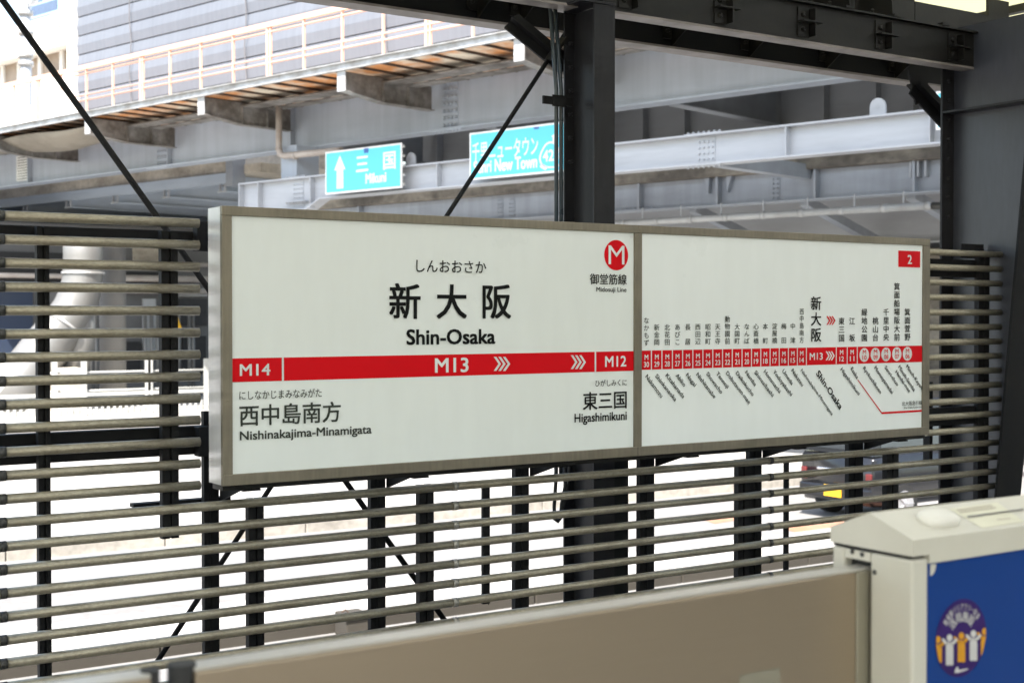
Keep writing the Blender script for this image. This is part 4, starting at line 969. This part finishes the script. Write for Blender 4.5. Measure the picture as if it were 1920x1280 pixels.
B2.fit('423', (sh_c[0] - 15, sh_c[1] - 12, sh_c[0] + 15, sh_c[1] + 10), RW, 0.02, 0.0045)
B2.polys([[(1034, 256), (1041, 250), (1050, 256), (1045, 257), (1046, 267), (1036, 268), (1037, 258)]], RW, 0.004, 'arrow')
B2.polys([[zr8(1660, 345), zr8(1712, 372), zr8(1690, 398), zr8(1648, 372)]], RW, 0.004, 'arrow')
B2.polys([[zr8(1603, 75), zr8(1645, 70), zr8(1642, 88), zr8(1605, 92)]], M['bluetape'], 0.002, 'tape_patch')
t, B3, ex = sign_board('road_sign', 'white bordered corner of a third blue road sign at the right portal column', NSG, (1755, 172), (1850, 160), (1756, 244))

# lower girder bridge on the right
N3 = 25.5
LB = bthing('lower_bridge', 'lower grey girder bridge with stained concrete edge behind the gantry beam', 'bridge')
zc1 = zN(1153, 326, N3 - 0.3); zc0 = zN(1153, 346, N3 - 0.3); zg0 = zN(1153, 400, N3)
aB0, aB1 = aN(545, N3), AR + 6
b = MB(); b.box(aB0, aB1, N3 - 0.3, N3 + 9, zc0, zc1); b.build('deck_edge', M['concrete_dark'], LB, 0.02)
b = MB(); b.box(aB0, aB1, N3, N3 + 0.03, zg0 + 0.03, zc0 - 0.0005); b.build('girder', M['grey_mid'], LB)
b = MB(); b.box(aB0, aB1, N3 - 0.2, N3 + 0.2, zg0, zg0 + 0.0295); b.build('girder_flange', M['grey_mid'], LB)
for px_ in (680, 1205, 1352, 1535, 1720, 1850):
    a = aN(px_, N3); b = MB(); b.box(a - 0.03, a + 0.03, N3 - 0.18, N3 - 0.0005, zg0 + 0.031, zc0 - 0.002)
    if px_ == 1352:
        for s in (-1, 1): b.prism([(a + s * 0.22, zc0 - 0.002), (a + s * 0.36, zc0 - 0.002), (a + s * 0.25, zc0 - 0.35)], 'y', N3 - 0.14, N3 - 0.01)
    b.build('web_stiffener', M['grey_mid'], LB)
for px_ in (1713, 1727, 1741):
    a = aN(px_, N3); b = MB(); b.box(a - 0.02, a + 0.02, N3 - 0.15, N3 - 0.001, zc0 - 0.32, zc0 - 0.004); b.build('lug', M['grey_dark'], LB)
for px_ in (938, 960, 1455): rivets(LB, aN(px_, N3), N3, zg0 + 0.06, zc0 - 0.06, 2, 0.1, 0.10, m=M['grey_mid'], r=0.026)
a = aN(1200, N3); b = MB(); b.box(a - 0.5, a + 0.5, N3 - 0.19, N3 - 0.04, zg0 + 0.03, zg0 + 0.045)
for i in range(8): b.dome((a - 0.44 + i * 0.125, N3 - 0.12, zg0 + 0.045), (0, 0, 1), 0.03, 0.04, 6)
b.build('flange_splice', M['grey_mid'], LB)
for k, n_ in enumerate((29.0, 33.0)):
    b = MB(); b.box(aB0, aB1, n_, n_ + 0.03, zg0 - 0.75, zc0 - 0.001); b.box(aB0, aB1, n_ - 0.2, n_ - 0.0005, zg0 - 0.78, zg0 - 0.75); b.build('inner_girder', M['grey_dark'], LB)
for px_ in (1290, 1500, 1700):
    a = aN(px_, N3); b = MB(); b.bar((a, N3 + 0.2, zg0 + 0.02), (a + 0.1, 28.7, zg0 - 0.7), 0.2, 0.2); b.build('diagonal_brace', M['grey_mid'], LB)
# pvc drain along the lower bridge
NPV = N3 - 0.6
b = MB(); p0 = pn(1170, 421, NPV); p1 = pn(1742, 383, NPV); zp = (p0[2] + p1[2]) / 2
e1 = p1[0]; b.tube([(p0[0] - 3, NPV, zp), (e1, NPV, zp)], 0.075, 12)
for k in range(9):
    a = p0[0] + (e1 - p0[0]) * k / 8; b.tube([(a - 0.06, NPV, zp), (a + 0.06, NPV, zp)], 0.086, 12)
PV = bthing('pvc_drain', 'long grey plastic drain pipe hung under the lower bridge girder', 'pipe')
b.build('pipe', M['pvc'], PV)
b = MB(); b.tube([(e1, NPV, zp), (e1 + 0.45, NPV, zp - 0.03), (e1 + 0.62, NPV, zp + 0.02), (e1 + 0.66, NPV, zp + 0.35)], 0.07, 12); b.build('elbow', M['ring_dark'], PV)
for k in range(7):
    a = p0[0] + (e1 - p0[0]) * (k + 0.5) / 7; b = MB(); b.box(a - 0.012, a + 0.012, NPV - 0.012, NPV + 0.012, zp + 0.08, zg0 + 0.02); b.build('hanger', M['grey_dark'], PV)
# pier wall deep under the bridges
PW = bthing('bridge_pier', 'dark concrete pier wall in deep shade under the lower bridge', 'pier')
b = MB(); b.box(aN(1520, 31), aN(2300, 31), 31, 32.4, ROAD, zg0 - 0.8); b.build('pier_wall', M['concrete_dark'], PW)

# lower deck on the left
N4 = 26.0
LD = bthing('side_bridge', 'low side bridge with beige concrete edge and rows of cross beams behind the left fence', 'bridge')
zfa1, zfa0 = zN(213, 349, N4), zN(213, 367, N4); zco1 = zN(213, 326, N4 + 0.15)
aD0, aD1 = aN(-500, N4), aN(428, N4)
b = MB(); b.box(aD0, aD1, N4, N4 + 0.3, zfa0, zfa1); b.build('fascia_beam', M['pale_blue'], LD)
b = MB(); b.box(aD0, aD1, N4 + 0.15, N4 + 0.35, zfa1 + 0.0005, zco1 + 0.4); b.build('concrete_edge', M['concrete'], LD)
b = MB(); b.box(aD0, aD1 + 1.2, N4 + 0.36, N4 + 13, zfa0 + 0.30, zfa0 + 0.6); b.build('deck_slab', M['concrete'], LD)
b = MB(); b.box(aD1 + 0.001, aD1 + 0.35, N4 - 0.1, N4 + 0.4, zfa0 - 0.1, zco1 + 0.35); b.build('end_post', M['grey_mid'], LD)
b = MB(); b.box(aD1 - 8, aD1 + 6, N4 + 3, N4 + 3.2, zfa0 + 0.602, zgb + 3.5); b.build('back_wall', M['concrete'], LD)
da = aN(217, N4) - aN(129, N4)
for k in range(-3, 5):
    a = aN(129, N4) + da * k
    if a > aD1: continue
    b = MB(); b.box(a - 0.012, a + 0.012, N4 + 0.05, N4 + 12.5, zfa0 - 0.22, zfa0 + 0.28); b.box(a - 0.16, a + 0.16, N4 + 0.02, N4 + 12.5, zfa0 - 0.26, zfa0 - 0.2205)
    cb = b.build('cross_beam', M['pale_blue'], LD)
    b = MB()
    for s in (-0.14, 0.14): b.box(a + s - 0.02, a + s + 0.02, N4 - 0.05, N4 + 0.02, zfa0 - 0.26, zfa0 - 0.002)
    b.box(a - 0.2, a + 0.2, N4 - 0.08, N4 - 0.0505, zfa0 - 0.28, zfa0 - 0.24); b.build('beam_end', M['beam_white'], cb)

# far buildings, top left
WB = bthing('white_building', 'sunlit white building with brown window strip and tiled eaves behind the railing', 'building')
NBW = 34.0
za = zN(70, 135, NBW); zbw = zN(70, 118, NBW); ze_ = zN(70, 92, NBW)
b = MB(); b.box(aN(-300, NBW), aN(240, NBW), NBW, NBW + 10, 0, zbw - 0.9); b.build('lower_wall', M['wallwhite'], WB)
b = MB(); b.box(aN(-300, NBW), aN(240, NBW), NBW + 0.1, NBW + 10, zbw - 0.899, zbw + 0.3); b.build('window_strip', M['brownwin'], WB)
for px_ in (-20, 5, 36, 75, 116, 160):
    a = aN(px_, NBW); b = MB(); b.box(a - 0.15, a + 0.15, NBW - 0.02, NBW + 0.0995, zbw - 0.898, zbw + 0.299); b.build('mullion', M['wallwhite'], WB)
b = MB(); b.box(aN(-300, NBW), aN(240, NBW), NBW - 0.7, NBW + 10, zbw + 0.3005, zbw + 1.2)
b.build('eaves', M['wallwhite'], WB)
b = MB(); a = aN(-300, NBW)
while a < aN(240, NBW):
    b.box(a, a + 0.22, NBW - 0.8, NBW + 6, zbw + 1.2005, zbw + 1.34); a += 0.5
b.build('roof_ribs', M['wallwhite'], WB)
b = MB(); b.box(aN(-300, NBW), aN(34, NBW), NBW + 3, NBW + 9, zbw + 1.35, zbw + 3.4); b.build('upper_storey', M['wallwhite'], WB)
b = MB(); b.box(aN(-300, NBW), aN(33, NBW), NBW + 2.9, NBW + 2.9995, zbw + 1.8, zbw + 2.5); b.build('upper_window', M['facade'], WB)
TW = bthing('office_tower', 'lavender grey office tower with blue window bands far behind the pole', 'building')
NT = 95.0
b = MB(); b.box(aN(62, NT), aN(330, NT), NT, NT + 20, 0, 42); b.build('wall', M['tower'], TW)
for k, (py_, h_) in enumerate(((14, 1.4), (38, 1.4), (-10, 1.4))):
    z = zN(90, py_, NT); b = MB(); b.box(aN(62, NT), aN(110 - k * 14, NT), NT - 0.1, NT - 0.001, z - h_ / 2, z + h_ / 2); b.build('window_band', M['slate'], TW)
BM = bthing('netted_building', 'building wrapped in pale blue construction netting left of the noise barrier', 'building')
NM = 70.0
b = MB(); zt_m = zN(110, 20, NM); b.prism([(aN(78, NM), 0), (aN(340, NM), 0), (aN(340, NM), zt_m + 9), (aN(140, NM), zN(140, 8, NM)), (aN(78, NM), zN(78, 42, NM))], 'y', NM, NM + 15); b.build('net', M['mesh_blue'], BM)
UP_ = bthing('utility_pole', 'grey utility pole with clamps and insulators beside the white building', 'pole', aN(50, 28), 28, ROAD)
o_p = (aN(50, 28), 28, ROAD)
b = MB(o_p); b.tube([(o_p[0], 28, ROAD), (o_p[0], 28, 22)], [0.26, 0.2], 14); b.build('shaft', M['beam_white'], UP_)
for k, py_ in enumerate((105, 120, 62, 25)):
    z = zN(50, py_, 28); b = MB(o_p); b.tube([(o_p[0], 28, z - 0.1), (o_p[0], 28, z + 0.1)], 0.3, 14); b.box(o_p[0] - 0.7 + 0.2 * k, o_p[0] + 0.3, 27.9, 28.0, z - 0.03, z + 0.04); b.build('clamp', M['galv'], UP_)
for k in range(3):
    z = zN(60, 3 + k * 4, 28); b = MB(o_p); b.tube([(o_p[0], 27.95, z), (o_p[0] + 1.1, 27.95, z)], 0.03, 6); b.build('crossarm', M['galv'], UP_)

# ------------------------------------------------------------------ street behind the left fence
FB = thing('street_facade', 'dark grey street level facade with doors and pipes in the shade beyond the road', 'building', (8, 50, ROAD))
of = (8, 50, ROAD)
b = MB(of); b.box(-30, 45, 50, 60, ROAD, 5.0); b.build('wall', M['facade'], FB)
def fpx(px, py, Y=49.9): return PY(px, py, Y)
for (x0, y0, x1, y1, mm) in ((-60, 545, 62, 745, 'navy'), (-60, 470, 120, 530, 'dark'), (235, 510, 300, 545, 'dark'), (335, 560, 388, 610, 'dark'), (335, 540, 388, 556, 'pvc'), (238, 640, 262, 700, 'dark'), (268, 560, 292, 660, 'pvc'), (250, 465, 300, 505, 'concrete'), (342, 630, 386, 700, 'dark')):
    a0, z1_ = fpx(x0, y0); a1, z0_ = fpx(x1, y1); b = MB(of); b.box(a0, a1, 49.85, 49.999, z0_, z1_); b.build('facade_panel', M[mm], FB)
for (x0, y0, x1, y1) in ((-50, 487, 390, 492), (-50, 515, 390, 520), (225, 523, 390, 517), (225, 545, 390, 543)):
    a0, z0_ = fpx(x0, y0, 49.5); a1, z1_ = fpx(x1, y1, 49.5); b = MB(of); b.tube([(a0, 49.5, z0_), (a1, 49.5, z0_)], 0.09, 8); b.build('service_pipe', M['pipe_beige'], FB)
for px_ in (171, 180, 272, 284, 296, 335, 355, 362):
    a, z1_ = fpx(px_, 590, 49.4); b = MB(of); b.tube([(a, 49.4, ROAD), (a, 49.4, z1_)], 0.07, 8); b.build('upright_pipe', M['duct'], FB)
# round pillar
YP = 42.0
px0, pz = PY(212, 700, YP); r_ = (PY(236, 700, YP)[0] - PY(188, 700, YP)[0]) / 2
b = MB((px0, YP, ROAD)); b.tube([(px0, YP, ROAD), (px0, YP, 4.3)], r_, 28); tag(b.build('bridge_pillar', M['pillar']), 'round concrete pillar standing behind the left fence panel', 'pillar')
# duct
YD = 41.0
def pd(px, py): x, z = PY(px, py, YD); return (x, YD, z)
DU = thing('vent_duct', 'fat pale metal ventilation duct bending down to the left beside the round pillar', 'duct', pd(155, 560))
od = pd(155, 560)
b = MB(od); b.tube([pd(156, 430), pd(156, 480), pd(155, 520), pd(150, 550), pd(138, 580), pd(118, 610), pd(92, 645), pd(40, 715), pd(0, 770)], [0.58, 0.58, 0.58, 0.6, 0.62, 0.64, 0.7, 0.74, 0.76], 28); b.build('pipe', M['duct'], DU)
b = MB(od); b.tube([pd(156, 510), pd(156, 514)], 0.63, 28); b.tube([pd(120, 607), pd(117, 611)], 0.69, 28); b.build('seam', M['galv'], DU)
b = MB(od); b.tube([pd(150, 560), pd(152, 640), pd(138, 700)], [0.45, 0.42, 0.38], 20); b.build('branch', M['duct'], DU)
b = MB(); q0 = PY(100, 690, 40.2); q1 = PY(150, 755, 40.2); b.box(q0[0], q1[0], 40, 41, ROAD, q0[1]); o = b.build('equipment_box', M['concrete'], bevel=0.03); tag(o, 'beige equipment box standing below the bent ventilation duct', 'equipment box')
b = MB(); q0 = PY(-60, 672, 40.6); q1 = PY(60, 755, 40.6); b.box(q0[0], q1[0], 40.4, 41.5, ROAD, q0[1]); o = b.build('site_hoarding', M['wallwhite'], bevel=0.02); tag(o, 'white hoarding panel at the far left beyond the picket fence', 'hoarding')
# yellow pennant
b = MB(); v = [PY(331, 590, 43), PY(331, 618, 43), PY(342, 618, 43)]; b.prism(v, 'y', 43, 43.06); o = b.build('warning_board', M['yellow']); tag(o, 'small yellow triangular board beside the left fence post', 'board')
# picket fence
YF = 38.0
PF = thing('picket_fence', 'white picket fence with two rails along the far pavement', 'fence', (PY(200, 790, YF)[0], YF, ROAD + 0.15))
ofn = (PY(200, 790, YF)[0], YF, ROAD + 0.15)
zf_t = PY(200, 752, YF)[1]
xf0, xf1 = PY(-60, 760, YF)[0], PY(470, 760, YF)[0]
for z, h in ((zf_t - 0.35, 0.07), (zf_t + 0.16, 0.10), (ROAD + 0.32, 0.08)):
    b = MB(ofn); b.box(xf0, xf1, YF + 0.02, YF + 0.06, z, z + h); b.build('rail', M['fence_white'], PF)
n_p = 48
for k in range(n_p):
    x = xf0 + (xf1 - xf0) * k / (n_p - 1); b = MB(ofn); b.box(x - 0.035, x + 0.035, YF - 0.01, YF + 0.0195, ROAD + 0.2, zf_t - 0.05); b.build('picket', M['fence_white'], PF)
# tall posts with wire guard rail behind pickets
GR = thing('guard_rail', 'thin grey guard rail on white posts behind the picket fence', 'guard rail', (PY(240, 700, 39)[0], 39, ROAD + .15))
ogr = (PY(240, 700, 39)[0], 39, ROAD + .15)
for px_ in (103, 158, 278, 282, 388, 455):
    x, z = PY(px_, 672, 39); b = MB(ogr); b.box(x - 0.07, x + 0.07, 39, 39.1, ROAD + .15, z); b.build('post', M['fence_white'], GR)
for py_ in (735, 742, 700):
    x0, z0_ = PY(90, py_, 39); x1 = PY(470, py_, 39)[0]; b = MB(ogr); b.tube([(x0, 39.13, z0_), (x1, 39.13, z0_)], 0.03, 6); b.build('rail', M['fence_white'], GR)

# rusty box on the kerb under the fence
YX = 11.3
xb0, xb1 = PY(650, 1170, YX)[0], PY(694, 1170, YX)[0]; zbx = PY(672, 1151, YX)[1]
RB = thing('utility_box', 'small rusty metal box with a hook on the kerb behind the lower tubes', 'utility box', (xb0, YX, ROAD))
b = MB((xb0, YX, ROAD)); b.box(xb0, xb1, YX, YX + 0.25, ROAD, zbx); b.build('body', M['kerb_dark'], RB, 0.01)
b = MB((xb0, YX, ROAD)); b.box(xb0 - 0.02, xb1 + 0.02, YX - 0.02, YX - 0.0005, zbx - 0.04, zbx + 0.005); b.build('lid', M['rust_dark'], RB)
b = MB((xb0, YX, ROAD)); b.tube([(xb0 + 0.02, YX, zbx), (xb0 + 0.02, YX, zbx + 0.03), (xb0 - 0.01, YX, zbx + 0.06), (xb0 - 0.05, YX, zbx + 0.04)], 0.008, 6); b.build('hook', M['rust_dark'], RB)

# ------------------------------------------------------------------ kei car seen from behind through the tubes
def car(name, label, x, y, body, L=3.4, W=1.475, H=1.78, group=None, plate=True):
    t = thing(name, label, 'car', (x, y, ROAD))
    hw = W / 2
    # profile points: (length, z, half width)
    b = MB()
    secs = []
    def sec(xx, pts): secs.append([(xx, p[0], p[1]) for p in pts])
    half = lambda zz, ww: [( -w_, z_) for w_, z_ in zip(ww, zz)] + [(w_, z_) for w_, z_ in zip(ww[::-1], zz[::-1])]
    for xx, k, zl, zt in ((0.0, 0.93, 0.34, 0.95), (0.06, 0.98, 0.26, 0.97), (0.7, 1, 0.22, 1.0), (2.4, 1, 0.22, 1.0), (3.2, 0.97, 0.24, 0.93), (L, 0.86, 0.36, 0.72)):
        sec(xx, half([zl, zl + 0.12, (zl + zt) / 2, zt - 0.04, zt], [hw * k * 0.93, hw * k, hw * k * 1.0, hw * k * 0.98, hw * k * 0.94]))
    n = len(secs[0]); vs = [p for s in secs for p in s]
    fs = [(i * n + k, i * n + (k + 1) % n, (i + 1) * n + (k + 1) % n, (i + 1) * n + k) for i in range(len(secs) - 1) for k in range(n)] + [tuple(range(n))[::-1], tuple((len(secs) - 1) * n + k for k in range(n))]
    b.add(vs, fs, True); b.build('body', body, t)
    b = MB(); secs = []
    for xx0, xx1, z, k in ((0.02, 2.75, 0.985, 0.94), (0.10, 2.35, H - 0.12, 0.80), (0.22, 2.15, H, 0.74)):
        secs.append([(xx0, -hw * k, z), (xx1, -hw * k * 0.96, z), (xx1, hw * k * 0.96, z), (xx0, hw * k, z)])
    vs = [p for s in secs for p in s]
    b.add(vs, [(i * 4 + k, i * 4 + (k + 1) % 4, (i + 1) * 4 + (k + 1) % 4, (i + 1) * 4 + k) for i in range(2) for k in range(4)] + [(8, 9, 10, 11)]); b.build('cabin', body, t, 0.04)
    # windows slightly proud of the cabin
    def lerp_cab(u0, u1, z0, z1, side):
        def at(u, z):
            f_ = (z - 0.985) / (H - 0.12 - 0.985); xa = 0.02 + 0.08 * f_; xb = 2.75 - 0.4 * f_; k = 0.94 - 0.14 * f_
            return (xa + (xb - xa) * u, side * (hw * k + 0.006), z)
        q = [at(u0, z0), at(u1, z0), at(u1, z1), at(u0, z1)]
        return q if side < 0 else q[::-1]
    for side in (-1, 1):
        for u0, u1 in ((0.06, 0.42), (0.46, 0.82)):
            b = MB(); b.add(lerp_cab(u0, u1, 1.03, H - 0.2, side), [(0, 1, 2, 3)]); b.build('window', M['glass'], t)
    f0, f1 = (1.05 - 0.985) / (H - 0.12 - 0.985), (H - 0.2 - 0.985) / (H - 0.12 - 0.985)
    b = MB(); b.add([(0.02 + 0.08 * f0 - 0.008, hw * 0.80, 1.05), (0.02 + 0.08 * f0 - 0.008, -hw * 0.80, 1.05), (0.02 + 0.08 * f1 - 0.008, -hw * 0.70, H - 0.2), (0.02 + 0.08 * f1 - 0.008, hw * 0.70, H - 0.2)], [(0, 1, 2, 3)]); b.build('rear_window', M['glass'], t)
    for xx in (0.62, 2.85):
        for side in (-1, 1):
            b = MB(); yo = side * (hw - 0.075); b.tube([(xx, yo - 0.085, 0.28), (xx, yo + 0.085, 0.28)], 0.28, 24); wh = b.build('wheel', M['tyre'], t)
            b = MB(); yy = side * (hw + 0.012); b.tube([(xx, yy - 0.006, 0.28), (xx, yy + 0.006, 0.28)], 0.19, 20)
            for k in range(5):
                a = 2 * math.pi * k / 5; b.bar((xx, yy + side * 0.008, 0.28), (xx + 0.18 * math.cos(a), yy + side * 0.008, 0.28 + 0.18 * math.sin(a)), 0.012, 0.035, (0, 1, 0))
            b.build('rim', M['rim'], wh)
    for side in (-1, 1):
        b = MB(); b.box(-0.02, 0.05, side * hw * 0.78, side * hw * 0.93, 0.56, 0.74); b.build('tail_lamp', M['taillight'], t, 0.015)
    b = MB(); b.box(-0.06, 0.08, -hw * 0.93, hw * 0.93, 0.32, 0.52); b.build('bumper', body, t, 0.03)
    b = MB(); b.box(-0.075, -0.0605, -0.165, 0.165, 0.355, 0.52); pl = b.build('licence_plate', M['plate'], t)
    b = MB(); b.box(-0.03, 0.03, -0.35, 0.35, 0.72, 0.76); b.build('tailgate_trim', M['chrome'], t, 0.01)
    b = MB(); b.box(0.9, 2.6, -hw - 0.01, -hw + 0.02, 0.22, 0.27); b.build('side_sill', M['chrome'], t)
    for side in (-1, 1):
        b = MB(); b.box(2.2, 2.32, side * (hw + 0.02), side * (hw + 0.16), 1.0, 1.14); b.build('wing_mirror', body, t, 0.02)
    return t
cxp = PZ(1640, 987, ROAD)
car('small_car', 'black boxy small car with yellow rear plate driving past behind the lower tubes', cxp[0], cxp[1] + 0.74, M['carblack'])
